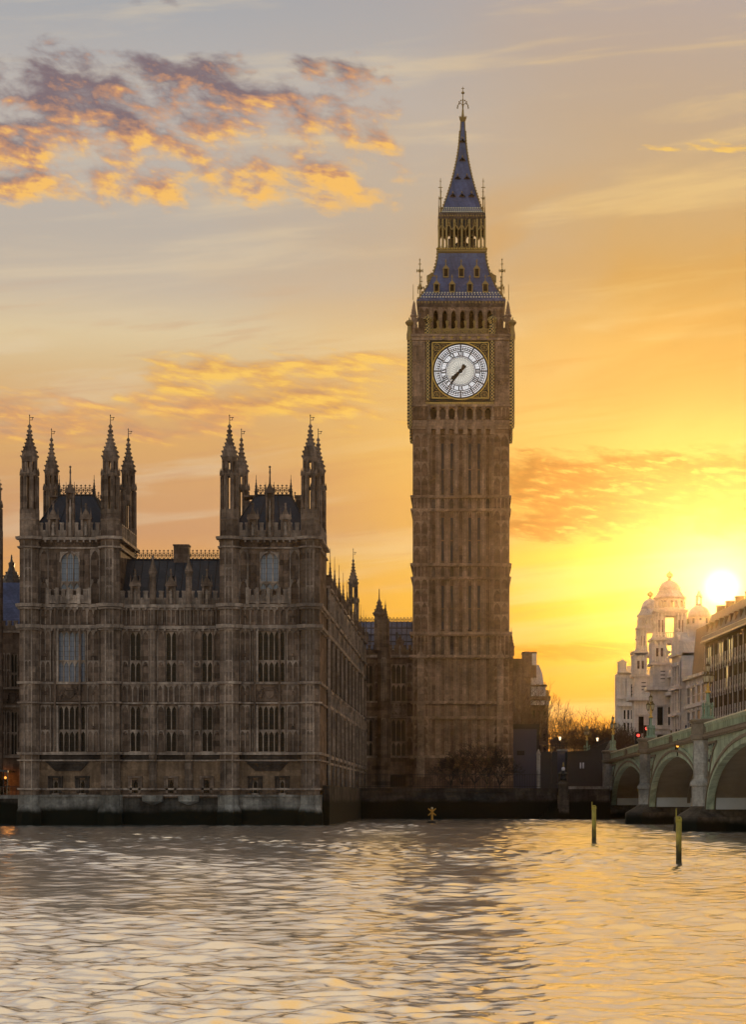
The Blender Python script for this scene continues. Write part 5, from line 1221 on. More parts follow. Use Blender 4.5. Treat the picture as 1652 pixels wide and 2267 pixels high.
        part('pier_wall', MB().box(BX+.6, XB-.2, y-2.25, y-1.72, 1.75, 4.2), 'pier_wall', o)
    return T
build_bridge()
def lantern(parent, x, y, z, s=1.):
    m = MB().lathe(x, y, [(.10*s, z), (.13*s, z+.06*s), (.20*s, z+.46*s)], 6); g = part('lantern', m, 'lantern_glass', parent)
    f = MB(); f.lathe(x, y, [(.15*s, z+.46*s), (.24*s, z+.47*s), (.22*s, z+.53*s), (.12*s, z+.66*s), (.05*s, z+.70*s), (.07*s, z+.76*s), (.02, z+.86*s)], 6); f.lathe(x, y, [(.03, z-.12*s), (.11*s, z-.02*s), (.11*s, z+.02*s)], 6)
    for i in range(6):
        t = PI/6+i*PI/3; f.tube((x+.115*s*cos(t), y+.115*s*sin(t), z), (x+.205*s*cos(t), y+.205*s*sin(t), z+.48*s), .016*s, .016*s, 4)
    part('lantern_frame', f, 'dark_gold', g)
def build_lamps():
    L = thing('bridge_lamp', 'green and gold triple lantern lamp on the bridge abutment pillar', 'street lamp', (0, 0, 0), 'ornate lamps along the bridge parapet')
    b = MB(); b.lathe(0, 0, [(.58, 0), (.58, .16), (.48, .2)], 8)
    for i in range(4):
        t = PI/4+i*PI/2; x, y = .40*cos(t), .40*sin(t); b.lathe(x, y, [(.13, .18), (.13, .3), (.085, .34), (.085, .92), (.14, .98), (.14, 1.06), (.07, 1.12), (.1, 1.2), (.02, 1.34)], 8)
    b.lathe(0, 0, [(.30, .18), (.26, .3), (.22, 1.0), (.30, 1.06)], 8); part('base', b, 'lamp_green', L)
    c = MB().lathe(0, 0, [(.2, 1.06), (.15, 1.2), (.13, 2.0), (.2, 2.06)], 8); part('column', c, 'lamp_green', L)
    g = MB().lathe(0, 0, [(.2, 2.06), (.24, 2.12), (.24, 2.2), (.12, 2.26), (.1, 2.7), (.07, 3.6), (.12, 3.66)], 8)
    for i in range(3):
        t = PI/2+i*2*PI/3+.5; x, y = .29*cos(t), .29*sin(t); g.tube((0, 0, 2.45), (x*.8, y*.8, 2.62), .035, .03, 5); g.tube((x*.8, y*.8, 2.62), (x, y, 2.84), .03, .03, 5)
    part('bracket', g, 'gold', L)
    for i in range(3): t = PI/2+i*2*PI/3+.5; lantern(L, .29*cos(t), .29*sin(t), 2.92, 1.05)
    lantern(L, 0, 0, 3.72, 1.0)
    L.location = (BX+.15, PY[0], 8.9)
    dup(L, (BX+.15, PY[1], 8.9), 'green and gold triple lantern lamp on the pier beside the red traffic lights', 1.2)
    dup(L, (BX+.15, PY[2], 8.9), 'largest looking green and gold triple lantern lamp, on the nearest bridge pier', .3)
    dup(L, (px(1300.5, 385), 385, pz(1664, 385)-.3), 'dark triple lantern lamp on the approach behind the stair enclosure, farthest of the bridge lamps', .8)
build_lamps()
def build_lights():
    for (x, y, Y, lab, yb) in ((1414, 1628, 331, 'black traffic light showing red, left of the middle bridge lamp', 1640), (1432.5, 1613, 331, 'black traffic light showing red, touching the middle bridge lamp', 1640)):
        X = px(x, Y); z = pz(y, Y)
        T = thing('traffic_light', lab, 'traffic light', (X, Y, 7.4), 'red traffic lights at the end of the bridge')
        part('pole', MB().tube((X, Y+.1, 7.4), (X, Y+.1, z-.9), .09, .09, 6), 'black_iron', T)
        hd = MB().box(X-.42, X+.42, Y-.1, Y+.3, z-1.5, z+.45)
        for q in (0, -.5, -1.0): hd.lathe(X, Y-.25, [(.2, z+q-.02), (.2, z+q+.02)], 8) if False else hd.box(X-.24, X+.24, Y-.32, Y-.1, z+q+.2, z+q+.24)
        part('signal_head', hd, 'black_iron', T)
        part('red_lens', MB(lambda a, b, c: (a, Y-.12-c, b)).lathe(X, z, [(.22, 0), (.18, .05)], 12), 'red_lamp', T)
        for q in (-.5, -1.0): part('unlit_lens', MB(lambda a, b, c: (a, Y-.12-c, b)).lathe(X, z+q, [(.18, 0), (.15, .05)], 12), 'glass', T)
    Y = 219.5; X = px(1502, Y)-.05; z = pz(1651.7, Y)
    T = thing('navigation_light', 'small amber navigation light hanging over the crown of the bridge arch', 'signal light', (X, Y, z))
    part('housing', MB().box(X-.22, X+.3, Y-.1, Y+.2, z-.32, z+.32), 'black_iron', T); part('lens', MB(lambda a, b, c: (a, Y-.1-c, b)).lathe(X, z, [(.13, 0), (.10, .06)], 10), 'amber_lamp', T); part('bracket', MB().box(X-.05, X+.05, Y, Y+.06, z-.9, z+.6), 'black_iron', T)
    for (x, y, Y, lab) in ((1241, 1634-.0, 350, 'lit street lamp with a dark cap behind the entrance gates'), (1327+.0, 1717-.0, 352, '')):
        if not lab: continue
        X = px(x, Y); z = pz(1713.5-0, Y) if False else pz(1634, Y)
    for (x, y, yb, Y, lab) in ((1240.5, 1634.5, 1700, 352, 'lit street lamp with warm lantern behind the entrance gates'), (1323.5, 1636.5, 1700, 372, 'lit street lamp glowing among bare trees, left of the abutment lamp')):
        X = px(x, Y); z = pz(y, Y); T = thing('street_lamp', lab, 'street lamp', (X, Y, 3.7), 'lit lamps on the street behind the gates')
        part('post', MB().lathe(X, Y, [(.14, 3.7), (.08, 5), (.06, z-.3)], 8), 'dark_iron', T); part('lantern', MB().lathe(X, Y, [(.10, z-.28), (.2, z+.2)], 6), 'lamp_globe', T); part('lantern_cap', MB().lathe(X, Y, [(.26, z+.2), (.2, z+.34), (.04, z+.5)], 6), 'dark_iron', T)
build_lights()
def person(x, y, z, lab, cloth, rz, h=1.72, lean=0.):
    """standing walker: one continuous body, hair as a child"""
    T = thing('person', lab, 'person', (x, y, z), 'people walking over the bridge')
    m = MB(); k = h/1.72; c, s = cos(rz), sin(rz)
    F_ = lambda a, b, q: (x+(a*c-b*s)*k, y+(a*s+b*c)*k+lean*q, z+q*k)
    b = MB(F_)
    def ell(rings, n=10):
        pts = []; fs = []
        for (ca, cb, ra, rb, q) in rings: pts += [(ca+ra*cos(2*PI*i/n), cb+rb*sin(2*PI*i/n), q) for i in range(n)]
        for j in range(len(rings)-1):
            for i in range(n): fs.append((j*n+i, j*n+(i+1) % n, (j+1)*n+(i+1) % n, (j+1)*n+i))
        fs += [tuple(range(n-1, -1, -1)), tuple(range((len(rings)-1)*n, len(rings)*n))]; b.add(pts, fs)
    for g, f in ((-1, .16), (1, -.14)): ell([(g*.09, f+.06, .05, .13, 0), (g*.09, f, .055, .06, .09), (g*.09, f*.6, .065, .07, .45), (g*.10, 0, .09, .10, .84)])
    ell([(0, 0, .17, .12, .78), (0, 0, .18, .13, .95), (0, 0, .16, .11, 1.1), (0, 0, .20, .13, 1.3), (0, 0, .19, .11, 1.42), (0, 0, .07, .07, 1.48), (0, .01, .055, .06, 1.53), (0, .02, .07, .085, 1.58), (0, .02, .075, .095, 1.65), (0, .01, .05, .07, 1.71), (0, .01, .01, .02, 1.735)])
    for g, f in ((-1, -.12), (1, .12)): ell([(g*.25, f+.08, .03, .04, .78), (g*.26, f+.04, .038, .04, .98), (g*.25, f*.3, .045, .05, 1.15), (g*.215, 0, .055, .06, 1.38)])
    part('body', b, cloth, T)
    hh = MB(F_); hh.lathe(0, 0, [(.075, 1.60), (.088, 1.66), (.07, 1.725), (.02, 1.75)], 8); part('hair', hh, 'hair', T)
    fc = MB(F_); fc.lathe(0, .075, [(.02, 1.55), (.05, 1.6), (.03, 1.66)], 6); part('face', fc, 'skin', T)
random.seed(11)
for (yy, dx, cl, lab) in ((243, 1.2, 'cloth_dark', 'person in a dark coat walking nearest the middle bridge lamp, behind the parapet'), (239.8, 1.7, 'cloth_dark', 'person in dark clothes in the first pair past the middle bridge lamp'), (236, 1.1, 'cloth_red', 'person in a reddish jacket in the first pair past the middle bridge lamp'),
                          (228, 1.6, 'cloth_dark', 'person in dark clothes leading the cluster of walkers over the arch crown'), (225.6, 1.1, 'cloth_blue', 'person in a blue jacket inside the cluster of walkers over the arch crown'), (222.6, 1.5, 'cloth_dark', 'tall person in black inside the cluster of walkers over the arch crown'), (219.6, 1.0, 'cloth_dark', 'person in a dark hood at the near end of the cluster of walkers'),
                          (209, 1.2, 'cloth_dark', 'lone person in black walking between the cluster and the nearest pier lamp'), (186, 1.3, 'cloth_red', 'person in a brown red coat just past the nearest pier lamp'), (180, 1.5, 'cloth_dark', 'person in dark clothes at the right picture edge of the bridge'), (305, 1.4, 'cloth_blue', 'person in blue walking beside the abutment lamp')):
    person(BX+dx, yy, 7.42, lab, cl, random.choice((0, PI))+random.uniform(-.2, .2), random.uniform(1.68, 1.9)+(.1 if 'tall' in lab else 0))

# ------------------------------------------------------------------ things in the river
def build_river_things():
    for (x, yt, yb, Y, lab) in ((1316, 1775, 1866, 145., 'yellow mooring post standing in the river, the farther and shorter looking one'), (1504, 1790, 1916, 96., 'yellow mooring post standing in the river, the nearer and taller looking one')):
        X = px(x, Y); r = 6.3*Y/FD if Y < 100 else 4.9*Y/FD; zt = pz(yt+(8 if Y > 100 else 18), Y); T = thing('mooring_post', lab, 'mooring post', (X, Y, 0), 'yellow mooring posts in the river')
        part('post', MB().lathe(X, Y, [(r, .12*zt), (r, zt-r*1.6)], 16), 'stained_yellow', T, True)
        part('weedy_foot', MB().lathe(X, Y, [(r*1.03, -2), (r*1.04, .10*zt), (r, .12*zt)], 16), 'post_weed', T)
        hd = MB(front(Y)).prism([(X-r*1.04, zt-r*1.7), (X+r*1.04, zt-r*1.7), (X+r*1.04, zt-r*.6), (X+r*.55, zt+r*.1), (X-r*.7, zt+r*.1), (X-r*1.04, zt-r*.2)], -r*.8, r*.9); part('head_plate', hd, 'post_yellow', T)
        part('eye_hole', MB(lambda a, b, c: (a, Y-r*.9-c, b)).lathe(X+r*.1, zt-r*.5, [(r*.2, -.01), (r*.2, .012)], 10), 'void', T)
        fn = MB(front(Y)); fn.box(X-r*1.1, X-r*.72, -r*.3, r*.3, zt-r*2.2, pz(yt, Y)-.05); fn.prism([(X-r*1.1, pz(yt, Y)-.05), (X-r*.72, pz(yt, Y)-.05), (X-r*.9, pz(yt, Y)+.03)], -r*.2, r*.2); part('fin', fn, 'post_yellow', T)
    Y = 262; X = px(957, Y); T = thing('river_beacon', 'orange river beacon with a cross topmark on a dark buoy', 'beacon', (X, Y, 0))
    part('buoy', MB().lathe(X, Y, [(.55, -.3), (.62, .05), (.5, .2), (.12, .3)], 12), 'black_iron', T); part('pole', MB().tube((X, Y, .2), (X, Y, pz(1791, Y)), .11, .1, 8), 'beacon_orange', T)
    cr = MB(front(Y-.12)); cz = pz(1797.5, Y); 
    for g in (-1, 1): cr.bar((X-.4*g, cz-.36), (X+.4*g, cz+.36), .12, 0, .06)
    part('cross_topmark', cr, 'beacon_orange', T); part('lantern', MB().lathe(X, Y, [(.1, pz(1791, Y)), (.14, pz(1790, Y)), (.12, pz(1788, Y)), (.03, pz(1787, Y))], 8), 'lantern_glass', T)
build_river_things()

# ------------------------------------------------------------------ buildings across the road
def build_brown_house():
    Y = 430; w = lambda x: px(x, Y); z = lambda y: pz(y, Y)
    T = thing('brick_building', 'brown brick building with a tall chimney and a pale mansard roof behind the bare tree', 'building', (w(1175), Y+10, 5))
    part('wall', MB().box(w(1100), w(1176), Y, Y+16, 3, z(1458)), 'brown_brick', T); part('wall', MB().box(w(1176), w(1216), Y+2, Y+16, 3, z(1527)), 'brown_brick', T)
    ch = MB(); ch.box(w(1157), w(1188), Y-.4, Y+4, z(1500), z(1447)); ch.box(w(1156), w(1189.5), Y-.6, Y+4.2, z(1447), z(1443.5)); 
    for s in (1164, 1167, 1172): ch.lathe(w(s), Y+1, [(.12, z(1443.5)), (.1, z(1441))], 6)
    part('chimney', ch, 'brown_brick', T); part('chimney_face', MB().box(w(1178.5), w(1188.3), Y-.55, Y-.4, z(1473), z(1447)), 'portland', T)
    mr = MB(front(Y)); mr.prism([(w(1176), z(1516)), (w(1205), z(1516)), (w(1201), z(1490)), (w(1194), z(1472)), (w(1176), z(1472))], -12, -.2); part('mansard_roof', mr, 'lead_white', T)
    part('attic_wall', MB().box(w(1176), w(1209), Y+.6, Y+14, z(1541), z(1519)), 'lead_white', T)
    part('cornice', MB().box(w(1176), w(1212), Y+.2, Y+15, z(1519.5), z(1515.5)), 'brown_brick', T); part('cornice', MB().box(w(1174), w(1220), Y+.4, Y+16, z(1550), z(1541)), 'brown_brick', T)
    part('attic_wall', MB().box(w(1176), w(1217), Y+1, Y+16, z(1560), z(1550)), 'lead_white', T)
    for i in range(3):
        for j in range(4): part('window', MB().box(w(1181+i*12), w(1186+i*12), Y+1.94, Y+2.1, z(1588+j*26), z(1572+j*26)), 'glass', T)
    cr = MB(); cr.tube((w(1209), Y+3, z(1527)), (w(1209), Y+3, z(1508)), .06, .06, 4); cr.tube((w(1218), Y+3, z(1541)), (w(1218), Y+3, z(1530)), .06, .06, 4); part('roof_pole', cr, 'dark_iron', T)
build_brown_house()
def build_low_house():
    Y = 470; w = lambda x: px(x, Y); z = lambda y: pz(y, Y)
    T = thing('low_building', 'low dark building with a pale cornice seen through the gates below the bare trees', 'building', (w(1245), Y+6, 3.7))
    mb = MB(front(Y)); mb.holes(w(1190), w(1400), 3, z(1668), [(w(1200+i*12), w(1205+i*12), z(1715), z(1685)) for i in range(16)], 0, .4); mb.box(w(1190), w(1400), -12, -.5, 3, z(1668)); part('wall', mb, 'brown_brick', T)
    for i in range(16): part('window', MB(front(Y)).box(w(1200+i*12), w(1205+i*12), -.45, -.38, z(1715), z(1685)), 'glass', T)
    part('cornice', MB(front(Y)).box(w(1215), w(1262), -1, .5, z(1668), z(1664)), 'pier_stone', T); part('attic', MB(front(Y)).box(w(1220), w(1258), -6, -.6, z(1664), z(1640)), 'brown_brick', T)
    pr = MB(front(Y)).prism([(w(1219), z(1640)), (w(1259), z(1640)), (w(1250), z(1632)), (w(1228), z(1632))], -6.5, -.3); part('roof', pr, 'slate', T)
    Y2 = 344; S_ = thing('gate_screen', 'pale blue grey panel between the entrance gates and the lamp pedestal', 'hoarding', (px(1246, Y2), Y2, 3.7))
    part('panel', MB().box(px(1235, Y2), px(1258, Y2), Y2, Y2+.2, 3.4, pz(1662, Y2)), 'screen_panel', S_); part('frame', MB().box(px(1233.5, Y2), px(1259, Y2), Y2-.1, Y2+.3, pz(1662, Y2), pz(1659, Y2)), 'pier_stone', S_)
build_low_house()

TX, TY = .0552, -.9985
def street(P0, d0=0.):           # facade along the street: s grows towards the viewer, d out into the street
    return lambda s, d, z: (P0[0]+TX*s+(TY)*(d+d0), P0[1]+TY*s-TX*(d+d0), z)
def s_at(P0, x): u = (x-CX)/FD; return (u*P0[1]-P0[0])/(TX-u*TY)
def z_at(P0, x, y): s = s_at(P0, x); return EYE+(HY-y)/FD*(P0[1]+TY*s)
def build_dark_block():
    P = (43.6, 450.); F = street(P); zz = 30.9
    T = thing('office_building', 'dark brown office block with vertical pale fins, lit top windows and a big sloping roof', 'office building', (52, 425, 5))
    s0, s1 = 0, 62
    mb = MB(F); rows = [(z_at(P, 1600, 1450)-.0, 26.9, 29.0)]
    fl = [(26.2, 29.9), (21.5, 25.5), (16.8, 20.8), (12.1, 16.1), (7.0, 11.4)]
    pitch = 2.6; n = int((s1-s0)/pitch); hs = []
    for i in range(n):
        for z0, z1 in fl: hs.append((s0+(i+.26)*pitch, s0+(i+.84)*pitch, z0, z1))
    mb.holes(s0, s1, 3, zz, hs, 0, .1); mb.box(s0, s1, -18, -.2, 3, zz-.1); part('wall', mb, 'dark_cladding', T)
    random.seed(5)
    for i in range(n):
        for j, (z0, z1) in enumerate(fl):
            if j > 3: continue
            lit = (j == 0 and i in (1, 2, 6, 7, 10, 11)) or (j == 1 and i == 9)
            a, b = s0+(i+.26)*pitch, s0+(i+.84)*pitch
            o = part('window', MB(F).box(a, b, -.12, -.07, z0, z1), 'lit_window' if lit else 'glass', T)
            fr = MB(F); fr.box((a+b)/2-.06, (a+b)/2+.06, -.07, -.03, z0, z1); fr.box(a, b, -.07, -.03, z0+1.1, z0+1.22); part('frame', fr, 'dull_gold', o)
    for i in range(n+1):
        s = s0+i*pitch+.12; f = MB(F); f.box(s-.10, s+.10, 0, .16 if i % 3 == 0 else .10, 5, zz-.6)
        part('fin', f, 'portland' if i % 2 == 0 else 'dark_cladding', T)
        for z0, z1 in fl:
            st = MB(F); st.box(s-.12, s+.12, .02, .20, z0-.9, z0+1.9); st.box(s-.2, s+.2, .02, .26, z0-.1, z0+.35); part('fin_cap', st, 'portland', T)
    for z0, z1 in fl: part('floor_band', MB(F).box(s0, s1, .0, .07, z1+.15, z1+.35), 'dark_cladding', T)
    part('eave', MB(F).box(s0-.3, s1, -1, .9, zz, zz+.3), 'cream_glint_paint', T)
    rf = MB(F); rf.prism_s([(.6, zz+.3), (-.4, zz+3.2), (-1.1, zz+5.2), (-10, zz+5.6), (-18, zz+.3)], s0, s1); ro = part('roof', rf, 'brown_roof', T)
    for i in range(int((s1-s0)/5.2)):
        s = s0+2.6+i*5.2; dm = MB(F); dm.box(s-.7, s+.7, -1.6, .05, zz+1.2, zz+3.1); dm.box(s-.85, s+.85, -1.6, .2, zz+3.1, zz+3.3); o = part('roof_dormer', dm, 'dark_cladding', ro)
    for i in range(6):
        s = s0+1.+i*10.4; c = MB(F); c.box(s-.5, s+.5, -3.4, -2., zz+4.6, zz+6.6); c.box(s-.6, s+.6, -3.5, -1.9, zz+6.6, zz+6.85); part('chimney', c, 'dark_cladding', ro)
    rr = MB(F)
    for i in range(70): s = s0+(s1-s0)*i/69; rr.box(s-.03, s+.03, .62, .68, zz+.3, zz+1.15)
    rr.box(s0, s1, .6, .7, zz+1.1, zz+1.17); part('roof_railing', rr, 'cream_glint_paint', ro)
build_dark_block()
def pilasters(mb, F, s0, s1, z0, z1, n, w=.5, d=.3):
    for i in range(n+1):
        s = s0+(s1-s0)*i/n; mb.box(s-w/2, s+w/2, -.05, d, z0, z1); mb.box(s-w*.7, s+w*.7, -.05, d+.07, z1-.5, z1); mb.box(s-w*.7, s+w*.7, -.05, d+.07, z0, z0+.4)
def facade(T, F, s0, s1, z0, z1, floors, n, m='portland', depth=14, win='glass'):
    hs = []; wd = (s1-s0)/n
    for a, b in floors:
        for i in range(n): hs.append((s0+(i+.24)*wd, s0+(i+.76)*wd, a, b))
    mb = MB(F); mb.holes(s0, s1, z0, z1, hs, 0, .14); mb.box(s0, s1, -depth, -.25, z0, z1-.05); pilasters(mb, F, s0, s1, floors[-1][0]-.8, floors[0][1]+.8, n, .42, .13)
    part('wall', mb, m, T)
    for h in hs:
        o = part('window', MB(F).box(h[0], h[1], -.18, -.10, h[2], h[3]), win, T)
        c = MB(F); c.box((h[0]+h[1])/2-.05, (h[0]+h[1])/2+.05, -.10, -.05, h[2], h[3]); c.box(h[0], h[1], -.10, -.06, (h[2]+h[3])/2-.05, (h[2]+h[3])/2+.05); c.box(h[0]-.2, h[1]+.2, -.02, .25, h[2]-.3, h[2]); c.prism([(h[0]-.25, h[3]+.1), (h[1]+.25, h[3]+.1), ((h[0]+h[1])/2, h[3]+.75)], 0, .3); part('frame', c, m, o)
def build_white_block():
    P = (43.2, 452.); F = street(P); X = lambda x: s_at(P, x); Zt = lambda x, y: z_at(P, x, y)
    T = thing('ornate_building', 'ornate white stone building with bay windows and a steep brown gable roof', 'building', (45, 462, 5))
    a, b = X(1520), X(1565); zt = Zt(1545, 1500)
    facade(T, F, a, b, 3, zt, [(zt-4.6, zt-1.6), (zt-9.6, zt-6.2), (zt-14.4, zt-11), (5.6, 8.6)], 4)
    for q, d in ((zt, .8), (zt-5.4, .45), (zt-10.3, .45)): part('cornice', MB(F).box(a-.2, b+.3, -.4, d, q, q+.55), 'portland', T)
    ba = X(1502); bb = a-.02; zb = Zt(1512, 1425)
    facade(T, street(P, 1.2), ba, bb, 3, zb-2.5, [(zb-8, zb-4.5), (zb-13, zb-9.4), (zb-18, zb-14.4), (zb-23, zb-19.6)], 3)
    for q in (zb-2.5, zb-9, zb-14): part('cornice', MB(street(P, 1.2)).box(ba-.2, bb+.2, -.4, .7, q, q+.5), 'portland', T)
    g = MB(street(P, 1.2)); c = (ba+bb)/2; g.prism([(ba, zb-2), (bb, zb-2), (bb-.9, zb+.2), (c+.5, zb+2.2), (c-.5, zb+2.2), (ba+.9, zb+.2)], -6, 0); g.ball(c, -.3, zb+2.6, .5, 8, 5); 
    for s in (ba+.2, bb-.2): g.lathe(s, -.3, [(.45, zb-2), (.4, zb), (.5, zb+.1), (.1, zb+1.6)], 6)
    part('gable', g, 'portland', T)
    rf = MB(F); zr = Zt(1545, 1388); rf.prism_s([(.0, zt+.56), (-.8, zr), (-2., zr), (-9, zt+.56)], X(1533), b-.6); r = part('roof', rf, 'brown_roof', T)
    part('chimney', MB(F).box(X(1536)-.5, X(1536)+.5, -2.2, -1.0, zr-4, zr+1.6), 'portland', r)
    cy = 476.; cx = px(1549, cy); zc = pz(1386, cy); d = MB()
    d.lathe(cx, cy, [(2.3, zc-12), (2.3, zc-.6), (2.6, zc-.5), (2.6, zc), (2.2, zc+.1), (2.2, zc+1.6), (2.4, zc+1.7)], 16); part('dome_drum', d, 'portland', T)
    d = MB(); R_ = 2.2; d.lathe(cx, cy, [(R_*cos(t*PI/16), zc+1.7+R_*1.05*sin(t*PI/16)) for t in range(8)]+[(.5, zc+1.7+R_*1.04)], 24); part('dome', d, 'lead_white', T, True)
    l = MB(); zl = zc+1.7+R_*1.03; l.lathe(cx, cy, [(.7, zl), (.7, zl+.3)], 8)
    for i in range(6): t = i*PI/3; l.tube((cx+.55*cos(t), cy+.55*sin(t), zl+.2), (cx+.55*cos(t), cy+.55*sin(t), zl+1.6), .1, .1, 5)
    l.lathe(cx, cy, [(.75, zl+1.6), (.7, zl+1.8), (.3, zl+2.4), (.04, zl+3.0)], 8); part('dome_lantern', l, 'portland', T)
    for i in range(6): t = PI+i*PI/5-.3; o = part('drum_window', MB().box(cx+2.2*cos(t)-.2, cx+2.2*cos(t)+.2, cy+2.2*sin(t)-.12, cy+2.2*sin(t)+.12, zc+.4, zc+1.4), 'glass', T)
build_white_block()
def build_ministry():
    P = (43.2, 452.); F = street(P); X = lambda x: s_at(P, x)
    T = thing('government_building', 'white baroque government building with two domed corner towers topped by crowns', 'government building', (36, 530, 5))
    a, b = X(1456), X(1501.5); zt = z_at(P, 1480, 1543)
    facade(T, F, a, b, 3, zt, [(zt-5, zt-1.4), (zt-10.5, zt-7), (zt-15.5, zt-12.2)], 6)
    part('cornice', MB(F).box(a-.5, b, -.6, 1.2, zt, zt+.7), 'portland', T)
    facade(T, F, X(1478), b, zt+.7, z_at(P, 1490, 1500), [(zt+2, zt+4.6)], 5)
    part('cornice', MB(F).box(X(1478), b, -.5, .7, z_at(P, 1490, 1500), z_at(P, 1490, 1500)+.5), 'portland', T)
    bl = MB(F); 
    for i in range(26): s = X(1478)+(b-X(1478))*i/25; bl.lathe(s, .3, [(.12, z_at(P, 1490, 1500)+.5), (.2, z_at(P, 1490, 1500)+.8), (.1, z_at(P, 1490, 1500)+1.3)], 6)
    part('balustrade', bl, 'portland', T)
    def tower(xc, Y, lv, g, hw):
        """lv: screen heights of the stages, g: half width of the square body"""
        cx = px(xc, Y); cy = Y+g+.0; z = lambda y: pz(y, Y); k = Y/FD
        foot, corn, rust, st1, st2, drum0, flare0, dome0, domet, tip = [z(v) for v in lv]
        t = thing_part = None
        B = MB(); B.box(cx-g, cx+g, cy-g, cy+g, 3, corn); o = part('tower_base', B, 'portland', T)
        q = MB(front(cy-g)); 
        zz_ = corn+.9
        B = MB(); B.box(cx-g*.97, cx+g*.97, cy-g*.97, cy+g*.97, corn, rust)
        while zz_ < rust-.3: B.box(cx-g, cx+g, cy-g, cy+g, zz_, zz_+.55); zz_ += .75
        part('rusticated_stage', B, 'portland', o)
        for zc_, e, h in ((corn, 1.2, .7), (rust, .5, .5)): part('cornice', MB().box(cx-g-e, cx+g+e, cy-g-e, cy+g+e, zc_, zc_+h), 'portland', o)
        for zr0, zr1 in ((corn-12.5, corn-9), (corn-17.5, corn-14.2)):
            part('cornice', MB().box(cx-g-.5, cx+g+.5, cy-g-.5, cy+g+.5, zr1+1.2, zr1+1.7), 'portland', o)
            for i in range(3):
                s = cx-g*.6+i*g*.6; w_ = part('window', MB(front(cy-g)).box(s-.6, s+.6, -.1, .03, zr0, zr1), 'glass', o)
                pf = MB(front(cy-g)); pf.box(s-.9, s-.6, 0, .3, zr0-.3, zr1+.2); pf.box(s+.6, s+.9, 0, .3, zr0-.3, zr1+.2); pf.box(s-1., s+1., 0, .4, zr1+.2, zr1+.6); part('frame', pf, 'portland', w_)
        for i in range(2):
            s = cx-g*.45+i*g*.9; w_ = part('window', MB(front(cy-g*.97)).box(s-.45, s+.45, -.1, .08, corn+1.6, rust-1.2), 'glass', o)
        for i in range(3):
            s = cx-g*.6+i*g*.6; w_ = part('window', MB(front(cy-g)).box(s-.55, s+.55, -.1, .03, corn-7, corn-3.4), 'glass', o); pf = MB(front(cy-g)); pf.box(s-.8, s-.6, 0, .3, corn-7.2, corn-3.1); pf.box(s+.6, s+.8, 0, .3, corn-7.2, corn-3.1); pf.box(s-.9, s+.9, 0, .35, corn-3.2, corn-2.8); part('frame', pf, 'portland', w_)
        def open_stage(z0, z1, h, ow, name):
            """four corner piers, coupled columns, an open arch on each side"""
            m_ = MB()
            for sx in (-1, 1):
                for sy in (-1, 1): 
                    x0, x1 = sorted((cx+sx*h, cx+sx*ow)); y0, y1 = sorted((cy+sy*h, cy+sy*ow)); m_.box(x0, x1, y0, y1, z0, z1)
                    for u in (ow+.15, (ow+h)/2, h-.2):
                        m_.lathe(cx+sx*u, cy+sy*(h+.12), [(.34, z0+.2), (.34, z0+.6), (.26, z0+.7), (.22, z1-1.0), (.36, z1-.6), (.36, z1-.3)], 8); m_.lathe(cx+sx*(h+.12), cy+sy*u, [(.34, z0+.2), (.26, z0+.7), (.22, z1-1.0), (.36, z1-.3)], 8)
            m_.box(cx-h, cx+h, cy-h, cy+h, z1-(z1-z0)*.14, z1)
            pt = part(name, m_, 'portland', o)
            for sx in (-1, 1):
                q = cx+sx*(ow+h)/2; part('dark_niche_panel', MB(front(cy-h)).box(q-(h-ow)*.28, q+(h-ow)*.28, -.05, .03, z0+1.2, z1-1.6), 'palace_stone', pt)  # flat dark panel: shadow between the columns put into colour
            ba = MB(front(cy-h)); ba.box(cx-ow, cx+ow, -.2, 0, z0+1.05, z0+1.2)
            for i in range(7): s = cx-ow+ow*2*i/6; ba.box(s-.09, s+.09, -.15, -.03, z0, z0+1.05)
            part('balcony_rail', ba, 'portland', pt)
            part('cornice', MB().box(cx-h-.5, cx+h+.5, cy-h-.5, cy+h+.5, z1, z1+.45), 'portland', pt)
        h1 = g*.96; h2 = hw
        open_stage(rust+.5, st1, h1, h1*.30, 'column_stage')
        open_stage(st1+.45, st2, h2, h2*.40, 'belfry_stage')
        for sx in (-1, 1): sc = MB(front(cy-h2-.3)); s = cx+sx*(h2+.55); sc.prism([(s-.5, st1+.4), (s+.5, st1+.4), (s+.28*-sx, st1+(st2-st1)*.45), (s-.5*sx, st1+(st2-st1)*.5)], -.6, .4); sc.lathe(s, 0, [(.3, st1+(st2-st1)*.5), (.42, st1+(st2-st1)*.58), (.1, st1+(st2-st1)*.68), (.04, st1+(st2-st1)*.8)], 6); part('corner_urn', sc, 'portland', o)
        # drum with round windows
        rd = h2*1.02; dm = MB(); n = 32; m_d = flare0-st2
        pts = []; fs = []
        dz = [st2+.45, st2+m_d*.32, st2+m_d*.78, flare0]
        for i in range(8):
            t0 = PI/8+i*PI/4-PI/8+PI/8; 
        part('drum_ring', MB().lathe(cx, cy, [(rd*1.06, st2+.45), (rd*1.06, st2+m_d*.24), (rd, st2+m_d*.3)], 16), 'portland', o)
